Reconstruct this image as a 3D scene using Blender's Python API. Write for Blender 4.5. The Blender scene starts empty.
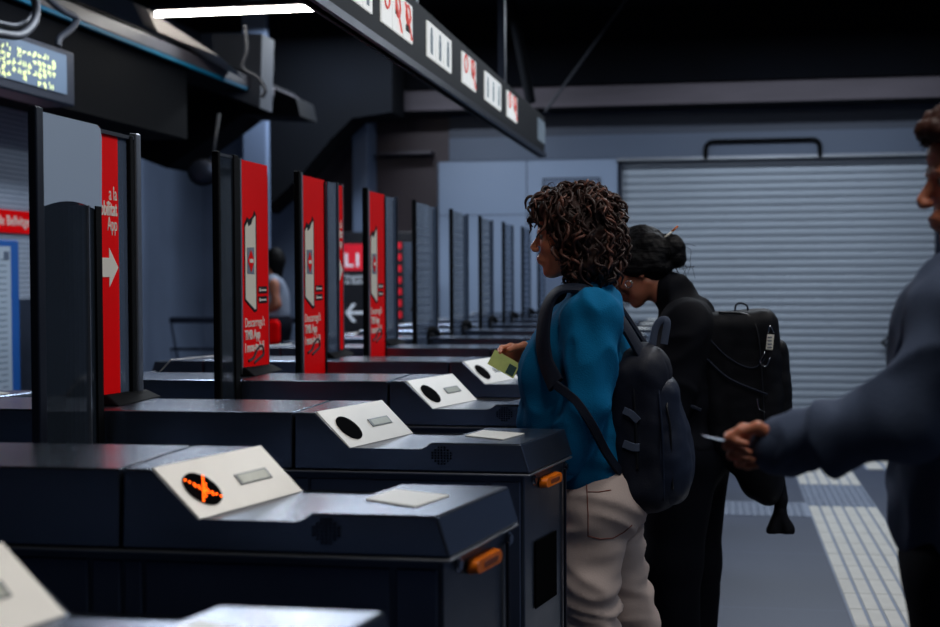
import bpy, bmesh, math, random
import numpy as np
from mathutils import Vector, Matrix, noise, Euler

random.seed(7)
scene = bpy.context.scene
C = scene.collection
PI = math.pi

# ---------------------------------------------------------------- camera
CAM_H = 1.41
F_PX = 1400.0
_ya, _pi, _ro = [math.radians(v) for v in (10.026, 1.555, -.303)]
cF = Vector((-math.sin(_ya)*math.cos(_pi), math.cos(_ya)*math.cos(_pi), -math.sin(_pi)))
cR = Vector((math.cos(_ya), math.sin(_ya), 0))
cU = cR.cross(cF)
cR, cU = cR*math.cos(_ro)+cU*math.sin(_ro), -cR*math.sin(_ro)+cU*math.cos(_ro)
cO = Vector((0, 0, CAM_H))
def _ray(x, y): return cF+cR*((x-470)/F_PX)-cU*((y-313.5)/F_PX)
def at(x, y, Y):
    r = _ray(x, y); return cO+r*(Y/r.y)
def atX(x, y, X):
    r = _ray(x, y); return cO+r*(X/r.x)
def atZ(x, y, Z):
    r = _ray(x, y); return cO+r*((Z-CAM_H)/r.z)

cd = bpy.data.cameras.new('camera'); cam = bpy.data.objects.new('camera', cd); C.objects.link(cam)
cam.location = cO
m = Matrix((cR, cU, -cF)).transposed().to_4x4(); m.translation = cO
cam.matrix_world = m
cd.sensor_width = 36; cd.lens = F_PX*36/940; cd.clip_start = .05
cd.dof.use_dof = True; cd.dof.focus_distance = 3.75; cd.dof.aperture_fstop = 3.2
scene.camera = cam

# ---------------------------------------------------------------- materials
def lin(c): return tuple(((v/255)/12.92 if v/255 <= .04045 else ((v/255+.055)/1.055)**2.4) for v in c)
def mat(name, rgb, rough=.5, metal=0, var=0, vscale=6, bump=0, bscale=40, emit=0, stretch=None, spec=None, sheen=0, alpha=None, trans=0, rvar=0):
    m = bpy.data.materials.new(name); m.use_nodes = True
    nt = m.node_tree; b = nt.nodes['Principled BSDF']
    c = lin(rgb)+(1,)
    b.inputs['Base Color'].default_value = c
    b.inputs['Roughness'].default_value = rough; b.inputs['Metallic'].default_value = metal
    if spec is not None: b.inputs['Specular IOR Level'].default_value = spec
    if sheen: b.inputs['Sheen Weight'].default_value = sheen
    if alpha is not None: b.inputs['Alpha'].default_value = alpha
    if trans: b.inputs['Transmission Weight'].default_value = trans
    if emit:
        b.inputs['Emission Color'].default_value = c; b.inputs['Emission Strength'].default_value = emit
    if var or bump or rvar:
        tc = nt.nodes.new('ShaderNodeTexCoord'); mp = nt.nodes.new('ShaderNodeMapping')
        nt.links.new(tc.outputs['Object'], mp.inputs[0])
        if stretch: mp.inputs['Scale'].default_value = stretch
    if var:
        n = nt.nodes.new('ShaderNodeTexNoise'); n.inputs['Scale'].default_value = vscale; n.inputs['Detail'].default_value = 5
        nt.links.new(mp.outputs[0], n.inputs['Vector'])
        r = nt.nodes.new('ShaderNodeValToRGB'); nt.links.new(n.outputs['Fac'], r.inputs[0])
        r.color_ramp.elements[0].position = .3; r.color_ramp.elements[1].position = .7
        r.color_ramp.elements[0].color = tuple(v*(1-var) for v in c[:3])+(1,)
        r.color_ramp.elements[1].color = tuple(min(1, v*(1+var)) for v in c[:3])+(1,)
        nt.links.new(r.outputs[0], b.inputs['Base Color'])
    if rvar:
        n3 = nt.nodes.new('ShaderNodeTexNoise'); n3.inputs['Scale'].default_value = 5; n3.inputs['Detail'].default_value = 6
        nt.links.new(mp.outputs[0], n3.inputs['Vector'])
        mr = nt.nodes.new('ShaderNodeMapRange'); nt.links.new(n3.outputs['Fac'], mr.inputs[0])
        mr.inputs[1].default_value = .3; mr.inputs[2].default_value = .7
        mr.inputs[3].default_value = rough-rvar; mr.inputs[4].default_value = rough+rvar
        nt.links.new(mr.outputs[0], b.inputs['Roughness'])
    if bump:
        n2 = nt.nodes.new('ShaderNodeTexNoise'); n2.inputs['Scale'].default_value = bscale; n2.inputs['Detail'].default_value = 4
        nt.links.new(mp.outputs[0], n2.inputs['Vector'])
        bp = nt.nodes.new('ShaderNodeBump'); bp.inputs['Strength'].default_value = bump; bp.inputs['Distance'].default_value = .01
        nt.links.new(n2.outputs['Fac'], bp.inputs['Height']); nt.links.new(bp.outputs[0], b.inputs['Normal'])
    return m

M = {}
M['steel'] = mat('brushed_steel', (108, 119, 138), .25, .95, var=.03, vscale=3, rvar=.02)
M['steel_dark'] = mat('dark_steel', (88, 98, 114), .33, .9, var=.12, vscale=6, rvar=.06)
M['plate'] = mat('satin_plate', (222, 219, 212), .42, .25, var=.03, vscale=12)
M['body'] = mat('body_panel', (84, 96, 120), .4, .8, var=.12, vscale=4, rvar=.05)
M['black'] = mat('black_rubber', (4, 5, 8), .7, spec=.08)
M['black_gloss'] = mat('black_gloss', (2, 3, 5), .8, spec=.02)
M['alu'] = mat('aluminium', (150, 156, 166), .33, .9, var=.05, vscale=20)
M['alu_dark'] = mat('dark_aluminium', (34, 40, 54), .4, .7)
M['red'] = mat('poster_red', (248, 0, 6), .6, spec=.05, var=.03, vscale=5)
M['white'] = mat('print_white', (236, 232, 220), .5)
M['cream'] = mat('print_cream', (238, 232, 214), .5)
M['lcd'] = mat('lcd_face', (150, 156, 140), .25, var=.05, vscale=60)
M['lcd_seg'] = mat('lcd_segments', (70, 80, 78), .3)
M['led'] = mat('led_orange', (255, 92, 14), .5, emit=5)
M['amber'] = mat('amber_lens', (226, 112, 8), .25, var=.15, vscale=30)
M['amber_dark'] = mat('amber_recess', (120, 52, 6), .4)
M['chrome'] = mat('chrome', (200, 205, 210), .12, 1)
M['pad'] = mat('reader_pad', (226, 226, 220), .4, var=.03)
M['ceil'] = mat('ceiling_black', (4, 6, 12), .9, spec=.1, var=.2, vscale=2)
M['sof'] = mat('soffit_navy', (3, 5, 10), .9, spec=.1, var=.2, vscale=1.5)
M['wall_blue'] = mat('wall_blue_grey', (92, 106, 130), .7, var=.14, vscale=1.1, bump=.05, bscale=12)
M['wall_brown'] = mat('wall_brown', (48, 38, 44), .6, var=.25, vscale=1.5)
M['beam_brown'] = mat('beam_brown', (74, 68, 76), .7, var=.2, vscale=2.5, stretch=(.4, 1, 3))
M['panel_pale'] = mat('panel_pale', (118, 134, 158), .45, var=.04, vscale=1)
M['panel_mid'] = mat('panel_mid', (84, 98, 122), .5, var=.06, vscale=1)
M['header'] = mat('header_blue', (66, 78, 98), .55, var=.06, vscale=1)
M['header_dark'] = mat('header_dark_blue', (44, 52, 68), .6, var=.08, vscale=1)
M['column'] = mat('column_grey', (52, 58, 70), .7, var=.15, vscale=3)
M['shutter'] = mat('shutter_grey', (142, 152, 164), .45, .25, var=.05, vscale=1.2)
M['slot'] = mat('slot_dark', (30, 36, 48), .7)
M['cyan'] = mat('cyan_strip', (8, 100, 134), .6, emit=.05, spec=.1)
M['light_spill_pale'] = mat('light_spill_pale', (176, 170, 168), .5, var=.06, vscale=2)  # pale tone stands in for the tube lamp's light spill
M['ledge'] = mat('ledge_grey', (62, 58, 66), .55, var=.15, vscale=3)
M['cable'] = mat('cable_grey', (24, 28, 38), .6)
M['tube'] = mat('lamp_tube', (255, 250, 240), .5, emit=60)
M['screen'] = mat('board_face', (74, 88, 104), .45, var=.1, vscale=3, emit=.15, spec=.2)
M['dots'] = mat('board_dots', (206, 214, 150), .5, emit=.9)
M['blue'] = mat('poster_blue', (18, 88, 168), .45)
M['paper'] = mat('poster_paper', (170, 186, 202), .5, var=.03)
M['ink'] = mat('ink_grey', (84, 100, 122), .6)
M['sign_white'] = mat('pictogram_white', (226, 228, 226), .5, emit=.55)
M['sign_red'] = mat('pictogram_red', (214, 58, 40), .5, emit=.4)
M['sign_grey'] = mat('pictogram_grey', (110, 124, 136), .5, emit=.25)
M['sign_black'] = mat('sign_black', (5, 7, 14), .6, spec=.15)
M['l1'] = mat('board_black', (12, 14, 22), .45)
M['l1_white'] = mat('board_white', (206, 214, 224), .5, emit=.12)
M['l1_red'] = mat('board_red', (204, 18, 40), .45, emit=.12)
M['grooved'] = mat('tactile_pale', (186, 184, 178), .6, var=.06, vscale=12)
M['tactile_grey'] = mat('tactile_grey', (120, 130, 148), .6, var=.06, vscale=12)
M['glass'] = None

def glass_mat(name, tint, rough=.03, mix=.25, col=(130, 150, 175)):
    # thin pane: mostly see-through with a veil of dirt/frosting and a surface reflection
    m = bpy.data.materials.new(name); m.use_nodes = True; nt = m.node_tree; nt.nodes.clear()
    o = nt.nodes.new('ShaderNodeOutputMaterial'); t = nt.nodes.new('ShaderNodeBsdfTransparent'); t.inputs[0].default_value = tint+(1,)
    g = nt.nodes.new('ShaderNodeBsdfGlossy'); g.inputs['Roughness'].default_value = rough
    d = nt.nodes.new('ShaderNodeBsdfDiffuse'); d.inputs[0].default_value = lin(col)+(1,)
    fr = nt.nodes.new('ShaderNodeFresnel'); fr.inputs[0].default_value = 1.45
    m1 = nt.nodes.new('ShaderNodeMixShader'); m1.inputs[0].default_value = mix
    nt.links.new(t.outputs[0], m1.inputs[1]); nt.links.new(d.outputs[0], m1.inputs[2])
    m2 = nt.nodes.new('ShaderNodeMixShader'); nt.links.new(fr.outputs[0], m2.inputs[0])
    nt.links.new(m1.outputs[0], m2.inputs[1]); nt.links.new(g.outputs[0], m2.inputs[2])
    nt.links.new(m2.outputs[0], o.inputs[0])
    return m
M['glass'] = glass_mat('clear_glass', (.84, .88, .92), mix=.06)
M['frost'] = glass_mat('frosted_glass', (.8, .85, .9), .25, .85, (176, 196, 222))
M['glass_grey'] = glass_mat('grey_glass', (.8, .84, .9), .08, .45, (110, 128, 156))

# ---------------------------------------------------------------- mesh helpers
def link(name, bm, m, parent=None, smooth=None, loc=None):
    me = bpy.data.meshes.new(name); bmesh.ops.recalc_face_normals(bm, faces=bm.faces); bm.to_mesh(me); bm.free()
    o = bpy.data.objects.new(name, me); C.objects.link(o)
    for mm in (m if isinstance(m, (list, tuple)) else [m]): me.materials.append(mm)
    if parent: o.parent = parent
    if loc: o.location = loc
    if smooth is not None:
        for p in me.polygons: p.use_smooth = True
        if smooth < 180:
            try: me.set_sharp_from_angle(angle=math.radians(smooth))
            except Exception: pass
    return o
def tag(o, label=None, cat=None, group=None, kind=None):
    if label: o['label'] = label
    if cat: o['category'] = cat
    if group: o['group'] = group
    if kind: o['kind'] = kind
    return o
def empty(name, loc=(0, 0, 0), rz=0, label=None, cat=None, group=None, kind=None):
    o = bpy.data.objects.new(name, None); C.objects.link(o); o.location = loc; o.rotation_euler = (0, 0, rz); o.empty_display_size = .1
    return tag(o, label, cat, group, kind)
def bevel(bm, w, seg=2, edges=None):
    if w > 0: bmesh.ops.bevel(bm, geom=(edges or bm.edges[:]), offset=w, segments=seg, affect='EDGES', profile=.5, clamp_overlap=True)
    return bm
def bx(bm, x0, x1, y0, y1, z0, z1, mi=0):
    vs = [bm.verts.new((x, y, z)) for x in (x0, x1) for y in (y0, y1) for z in (z0, z1)]
    fs = []
    for q in ((0, 1, 3, 2), (4, 6, 7, 5), (0, 4, 5, 1), (2, 3, 7, 6), (0, 2, 6, 4), (1, 5, 7, 3)):
        f = bm.faces.new([vs[i] for i in q]); f.material_index = mi; fs.append(f)
    return fs
def box(name, x0, x1, y0, y1, z0, z1, m, parent=None, bev=0, seg=2):
    bm = bmesh.new(); bx(bm, x0, x1, y0, y1, z0, z1); bevel(bm, bev, seg)
    return link(name, bm, m, parent)
def hexa(bm, A, B, mi=0):
    """loft between two polygons A, B of equal count"""
    a = [bm.verts.new(p) for p in A]; b = [bm.verts.new(p) for p in B]; n = len(a)
    for i in range(n):
        f = bm.faces.new([a[i], a[(i+1) % n], b[(i+1) % n], b[i]]); f.material_index = mi
    f = bm.faces.new(a[::-1]); f.material_index = mi; f = bm.faces.new(b); f.material_index = mi
def loft(name, A, B, m, parent=None, bev=0, seg=2):
    bm = bmesh.new(); hexa(bm, A, B); bevel(bm, bev, seg); return link(name, bm, m, parent)
def tube(bm, pts, r, n=8, cap=True, mi=0):
    pts = [Vector(p) for p in pts]; rs = r if isinstance(r, (list, tuple)) else [r]*len(pts)
    rings = []; up = None
    for i, p in enumerate(pts):
        d = (pts[min(i+1, len(pts)-1)]-pts[max(i-1, 0)])
        if d.length < 1e-9: d = Vector((0, 0, 1))
        d.normalize()
        if up is None:
            up = d.orthogonal().normalized()
        up = (up-d*up.dot(d))
        if up.length < 1e-6: up = d.orthogonal()
        up.normalize(); s = d.cross(up)
        rings.append([bm.verts.new(p+(up*math.cos(a)+s*math.sin(a))*rs[i]) for a in [2*PI*k/n for k in range(n)]])
    for i in range(len(rings)-1):
        for k in range(n):
            f = bm.faces.new([rings[i][k], rings[i][(k+1) % n], rings[i+1][(k+1) % n], rings[i+1][k]]); f.material_index = mi
    if cap:
        f = bm.faces.new(rings[0][::-1]); f.material_index = mi; f = bm.faces.new(rings[-1]); f.material_index = mi
def curve(pts, n=8):
    """Catmull-Rom resample"""
    P = [Vector(p) for p in pts]; P = [P[0]*2-P[1]]+P+[P[-1]*2-P[-2]]; out = []
    for i in range(1, len(P)-2):
        for k in range(n):
            t = k/n
            out.append(.5*((2*P[i])+(P[i+1]-P[i-1])*t+(2*P[i-1]-5*P[i]+4*P[i+1]-P[i+2])*t*t+(3*P[i]-P[i-1]-3*P[i+1]+P[i+2])*t**3))
    out.append(P[-2]); return out
def ribbon(bm, pts, normals, w, t):
    """flat strap swept along pts; normals point out of the flat side"""
    rings = []
    for i, p in enumerate(pts):
        d = (pts[min(i+1, len(pts)-1)]-pts[max(i-1, 0)]).normalized()
        nn = Vector(normals[i]); nn = (nn-d*nn.dot(d)).normalized(); s = d.cross(nn)
        rings.append([bm.verts.new(p+s*a*w/2+nn*b*t/2) for a, b in ((-1, -.6), (-.85, -1), (.85, -1), (1, -.6), (1, .6), (.85, 1), (-.85, 1), (-1, .6))])
    for i in range(len(rings)-1):
        for k in range(8): bm.faces.new([rings[i][k], rings[i][(k+1) % 8], rings[i+1][(k+1) % 8], rings[i+1][k]])
    bm.faces.new(rings[0][::-1]); bm.faces.new(rings[-1])
def disc(bm, c, u, v, ru, rv, depth, n=32, mi=0):
    c = Vector(c); u = Vector(u).normalized(); v = Vector(v).normalized(); w = u.cross(v).normalized()
    A = [c+u*ru*math.cos(2*PI*k/n)+v*rv*math.sin(2*PI*k/n) for k in range(n)]
    hexa(bm, [p for p in A], [p+w*depth for p in A], mi)
def textmesh(s, size, align='LEFT', extr=.0015, bold=False, track=1.0):
    cu = bpy.data.curves.new('t', 'FONT'); cu.body = s; cu.size = size; cu.align_x = align; cu.extrude = extr; cu.resolution_u = 3
    cu.space_line = .92; cu.space_character = track
    if bold: cu.offset = size*.022
    o = bpy.data.objects.new('t', cu); C.objects.link(o); bpy.context.view_layer.update()
    dg = bpy.context.evaluated_depsgraph_get()
    me = bpy.data.meshes.new_from_object(o.evaluated_get(dg)); bpy.data.objects.remove(o)
    return me
def text(name, s, size, origin, ux, uy, m, parent=None, align='LEFT', bold=False, sx=1.0, track=1.0):
    me = textmesh(s, size, align, bold=bold, track=track); ux = Vector(ux).normalized(); uy = Vector(uy).normalized(); uz = ux.cross(uy)
    o_ = Vector(origin)
    me.transform(Matrix(((ux.x*sx, uy.x, uz.x, o_.x), (ux.y*sx, uy.y, uz.y, o_.y), (ux.z*sx, uy.z, uz.z, o_.z), (0, 0, 0, 1))))
    me.materials.clear(); me.materials.append(m)
    o = bpy.data.objects.new(name, me); C.objects.link(o)
    if parent: o.parent = parent
    return o
def merge(bm, me, mi=0):
    n = len(bm.faces); bm.from_mesh(me); bm.faces.ensure_lookup_table()
    for f in bm.faces[n:]: f.material_index = mi

# ---------------------------------------------------------------- the setting
YB = 13.7            # plane of the back wall
FR, FL = 4.6, -4.2   # right and left limits
def structure(o): o['kind'] = 'structure'; return o

def floor_material():
    m = bpy.data.materials.new('floor_stone'); m.use_nodes = True; nt = m.node_tree; b = nt.nodes['Principled BSDF']
    tc = nt.nodes.new('ShaderNodeTexCoord'); br = nt.nodes.new('ShaderNodeTexBrick'); nt.links.new(tc.outputs['Object'], br.inputs[0])
    br.offset = 0; br.inputs['Scale'].default_value = 1; br.inputs['Brick Width'].default_value = 1.2; br.inputs['Row Height'].default_value = 1.2
    br.inputs['Mortar Size'].default_value = .004; br.inputs['Mortar Smooth'].default_value = .2
    br.inputs['Color1'].default_value = lin((44, 53, 74))+(1,); br.inputs['Color2'].default_value = lin((47, 56, 77))+(1,); br.inputs['Mortar'].default_value = lin((72, 82, 104))+(1,)
    n = nt.nodes.new('ShaderNodeTexNoise'); n.inputs['Scale'].default_value = 90; nt.links.new(tc.outputs['Object'], n.inputs[0])
    mx = nt.nodes.new('ShaderNodeMixRGB'); mx.blend_type = 'MULTIPLY'; mx.inputs[0].default_value = .35
    r = nt.nodes.new('ShaderNodeValToRGB'); r.color_ramp.elements[0].position = .35; r.color_ramp.elements[1].position = .6; r.color_ramp.elements[0].color = (.55, .55, .6, 1)
    nt.links.new(n.outputs['Fac'], r.inputs[0]); nt.links.new(br.outputs[0], mx.inputs[1]); nt.links.new(r.outputs[0], mx.inputs[2]); nt.links.new(mx.outputs[0], b.inputs['Base Color'])
    b.inputs['Roughness'].default_value = .45
    return m
def tile_material():
    m = bpy.data.materials.new('wall_tiles'); m.use_nodes = True; nt = m.node_tree; b = nt.nodes['Principled BSDF']
    tc = nt.nodes.new('ShaderNodeTexCoord'); mp = nt.nodes.new('ShaderNodeMapping'); mp.inputs['Rotation'].default_value = (PI/2, 0, PI/2)
    sp = nt.nodes.new('ShaderNodeSeparateXYZ'); cb = nt.nodes.new('ShaderNodeCombineXYZ')
    nt.links.new(tc.outputs['Object'], sp.inputs[0]); nt.links.new(sp.outputs[1], cb.inputs[0]); nt.links.new(sp.outputs[2], cb.inputs[1])
    br = nt.nodes.new('ShaderNodeTexBrick'); nt.links.new(cb.outputs[0], br.inputs[0]); br.offset = 0
    br.inputs['Scale'].default_value = 1; br.inputs['Brick Width'].default_value = .03; br.inputs['Row Height'].default_value = .03; br.inputs['Mortar Size'].default_value = .003
    br.inputs['Color1'].default_value = lin((172, 184, 200))+(1,); br.inputs['Color2'].default_value = lin((164, 178, 196))+(1,); br.inputs['Mortar'].default_value = lin((100, 112, 130))+(1,)
    nt.links.new(br.outputs[0], b.inputs['Base Color']); b.inputs['Roughness'].default_value = .35
    return m

structure(box('floor', FL-1, FR+1, -3, YB+.4, -.1, 0, floor_material()))
structure(box('ceiling', FL-1, FR+1, -3, YB+.4, 3.9, 4.05, M['ceil']))
structure(box('wall_back', FL-1, FR+1, YB, YB+.3, 0, 3.9, M['wall_blue']))
structure(box('wall_left', FL-.2, FL, -3, 8.2, 0, 3.9, tile_material()))
structure(box('wall_right', FR, FR+.2, -3, YB, 0, 3.9, M['wall_blue']))
structure(box('wall_front', FL-1, FR+1, -3.2, -3, 0, 3.9, M['wall_brown']))

# floor groove and tactile paving
TY0, TY1 = 1.5, 11.3
def tactile(name, x0, x1, y0, y1, base, rib, n, along='y', kind=None):
    bm = bmesh.new(); bx(bm, x0, x1, y0, y1, .0, .004, 0)
    w = (x1-x0)/n
    for i in range(n): bx(bm, x0+w*i+w*.13, x0+w*(i+1)-w*.13, y0, y1, .004, .009, 1)
    return structure(link(name, bm, [base, rib]))
def tactile_run(name, x0, x1, y0, y1, n, mats):
    bm = bmesh.new(); k = int(round((y1-y0)/.3)); s = (y1-y0)/k; w = (x1-x0)/n
    bx(bm, x0, x1, y0, y1, 0, .003, 0)
    for j in range(k):
        for i in range(n):
            bx(bm, x0+w*i+w*.12, x0+w*(i+1)-w*.12, y0+s*j+.004, y0+s*(j+1)-.004, .003, .009, 1)
    return structure(link(name, bm, mats))
tactile_run('trim_1', .535, .945, 1.6, 8.65, 6, [M['tactile_grey'], M['grooved']])
tactile_run('trim_2', .535, .945, 9.55, 10.75, 6, [M['tactile_grey'], M['grooved']])
tactile_run('trim_3', 1.05, 2.3, 10.35, 11.2, 9, [M['tactile_grey'], M['grooved']])
bm = bmesh.new(); bx(bm, .535, .945, 8.65, 9.55, 0, .003)
for i in range(10):
    for j in range(20): disc(bm, (.555+.041*i, 8.68+.045*j, .003), (1, 0, 0), (0, 1, 0), .014, .014, .004, 8)
structure(link('trim_4', bm, M['tactile_grey']))
bm = bmesh.new(); bx(bm, -1.0, .535, 8.3, 8.8, 0, .003)
for i in range(36):
    for j in range(11): disc(bm, (-.98+.042*i, 8.32+.045*j, .003), (1, 0, 0), (0, 1, 0), .014, .014, .004, 8)
structure(link('trim_5', bm, M['tactile_grey']))

# back wall: roller shutter, header, beam, pale panels
x0, x1 = -.92, 2.02; zt = 2.5
bm = bmesh.new(); n = int(zt/.0735); prof = []
for i in range(n):
    z = i*.0735
    for k, (dz, dy) in enumerate(((0, 0), (.003, .0), (.006, .012), (.018, .016), (.04, .018), (.06, .016), (.068, .012), (.071, .0))): prof.append((YB-.03-dy, z+dz))
prof.append((YB-.03, zt))
va = [bm.verts.new((x0, y, z)) for y, z in prof]; vb = [bm.verts.new((x1, y, z)) for y, z in prof]
for i in range(len(prof)-1): bm.faces.new([va[i], vb[i], vb[i+1], va[i+1]])
sh = structure(link('door_1', bm, M['shutter']))
box('guide_rail', x1-.02, x1+.05, YB-.1, YB-.0, 0, zt, M['alu_dark'], sh, .005)
box('guide_rail', x0-.03, x0+.012, YB-.1, YB-.0, 0, zt, M['alu_dark'], sh, .005)
box('bottom_rail', x0+.02, x1-.02, YB-.085, YB-.03, 0, .1, M['shutter'], sh, .008)
structure(box('trim_6', -.95, FR, YB-.16, YB, 2.5, 2.53, M['alu'], None, .004))       # header lip
structure(box('trim_7', -2.6, FR, YB-.13, YB, 2.53, 2.76, M['header'], None, .004)) # header band
structure(box('trim_8', -2.6, FR, YB-.12, YB, 2.76, 3.06, M['header_dark']))
structure(box('trim_27', FL, FR, YB-.5, YB, 3.2, 3.9, M['ceil']))
structure(box('trim_9', -3.27, FR, YB-.45, YB, 2.996, 3.2, M['beam_brown'], None, .01))
structure(box('trim_10', -3.27, FR, YB-.46, YB-.3, 2.975, 2.996, M['sof']))
structure(box('trim_11', -2.72, -.95, YB-.12, YB, 0, 2.53, M['panel_pale'], None, .004))
bm = bmesh.new()
bx(bm, -1.836, -1.828, YB-.124, YB-.12, 0, 2.53); bx(bm, -2.72, -.95, YB-.123, YB-.12, 2.0, 2.006); bx(bm, -2.715, -2.705, YB-.124, YB-.118, 0, 2.53)
structure(link('trim_12', bm, M['slot']))
dr = structure(box('door_2', -1.66, -1.13, YB-.135, YB-.12, 0, 2.34, M['panel_mid'], None, .003))
bm = bmesh.new()
for a in ((-1.672, -1.66, 0, 2.352), (-1.13, -1.118, 0, 2.352), (-1.672, -1.118, 2.34, 2.352)): bx(bm, a[0], a[1], YB-.14, YB-.12, a[2], a[3])
link('door_frame', bm, M['slot'], dr)
box('handle', -1.62, -1.6, YB-.17, YB-.135, .98, 1.12, M['chrome'], dr, .004)
structure(box('trim_13', -4.1, -2.6, YB-.08, YB, 0, 3.05, M['wall_brown']))   # brown stretch of wall
structure(box('trim_14', -3.27, -2.75, YB-.3, YB-.08, 2.6, 2.63, M['ledge']))
# black tubular bar over the shutter
bm = bmesh.new(); a = -.11; b = .95; r_ = .07
P = [(a, YB-.15, 2.5), (a, YB-.15, 2.6)]+[(a+r_-r_*math.cos(t), YB-.15, 2.6+r_*math.sin(t)) for t in (PI/8, PI/4, 3*PI/8, PI/2)]
P += [(b-r_+r_*math.sin(t), YB-.15, 2.6+r_*math.cos(t)) for t in (0, PI/8, PI/4, 3*PI/8, PI/2)]+[(b, YB-.15, 2.5)]
tube(bm, P, .022, 10); o = link('tubular_bar', bm, M['black'], None, 60)
tag(o, 'black bent tubular bar on the header above the roller shutter', 'bar')
# small black pull loop on the shutter
p0 = at(891, 341, YB-.09); bm = bmesh.new(); pts = []
for k in range(25):
    t = 2*PI*k/24; pts.append((p0.x+.08*math.cos(t), p0.y-.0-.02*abs(math.cos(t)), p0.z+.032*math.sin(t)+.02*math.cos(t)))
tube(bm, pts, .012, 8, False); o = link('pull_handle', bm, M['black'], None, 60)
tag(o, 'small black loop handle on the grey roller shutter beside the grey sleeve', 'handle')

# columns
pc = at(255, 200, 11.9)
structure(box('trim_15', at(243, 200, 11.9).x, at(267, 200, 11.9).x, 11.9, 12.0, 0, 3.9, M['panel_mid'], None, .01))
structure(box('trim_16', at(352, 150, 13.2).x, at(367, 150, 13.2).x, 13.2, 13.6, 0, 3.9, M['panel_mid'], None, .01))
# stair undersides that come down from the ceiling
def prism(name, pix, Y, dY, m):
    A = [at(x, y, Y) for x, y in pix]; B = [p+Vector((0, dY, 0)) for p in A]
    return structure(loft(name, A, B, m))
prism('trim_17', [(20, -25), (20, 60), (90, 118), (140, 158), (166, 168), (205, 142), (243, 114), (300, 116), (296, 98), (243, 74)], 11.0, .5, M['sof'])
prism('trim_18', [(262, -30), (262, 212), (275, 200), (300, 176), (330, 140), (352, 118), (392, 112), (392, -30)], 12.4, .5, M['sof'])
# upper column piece with the hanging cable
prism('trim_19', [(212, 34), (214, 90), (260, 108), (262, 34)], 10.4, .3, M['column'])
# the ledge with its cyan line, running away from us along the upper left
lx = -3.55
def ledge_pt(x, y): return atX(x, y, lx)
pa = ledge_pt(76.6, 21); pb = ledge_pt(300, 112)
za = pa.z; zb = pb.z; zl = (za+zb)/2
structure(box('trim_20', lx-.35, lx, 3.0, pb.y, zl+.02, zl+.11, M['ledge'], None, .012))
structure(box('trim_21', lx-.015, lx+.012, 3.0, 10.3, zl-.002, zl+.018, M['cyan']))
structure(box('trim_25', lx-.3, lx-.02, 3.0, pb.y, zl-.0, zl+.02, M['sof']))
structure(box('trim_26', lx-.35, lx-.05, 3.0, 9.2, 2.36, zl-.01, M['sof']))
structure(box('trim_22', lx-.3, lx-.04, 3.0, pb.y, zl+.12, zl+.15, M['sof'], None, .01))
# far side rail
rail = empty('hand_rail', at(150, 421, 12.8), label='dark horizontal hand rail along the blue-grey wall behind the far gates', cat='rail')
rail.location.z = 0
def local(parent, p): return Vector(p)-Vector(parent.location)
bm = bmesh.new(); a = local(rail, at(100, 320, 12.8)); b = local(rail, at(335, 320, 12.8)); tube(bm, [a, b], .03, 10); link('top_rail', bm, M['alu_dark'], rail, 60)
bm = bmesh.new(); tube(bm, [a-Vector((0, 0, .28)), b-Vector((0, 0, .28))], .015, 8); link('lower_rail', bm, M['alu_dark'], rail, 60)
for x in (100, 155, 232, 300):
    q = local(rail, at(x, 320, 12.8)); bm = bmesh.new(); tube(bm, [q, (q.x, q.y, 0)], .025, 10); link('post', bm, M['alu_dark'], rail, 60)

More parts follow.
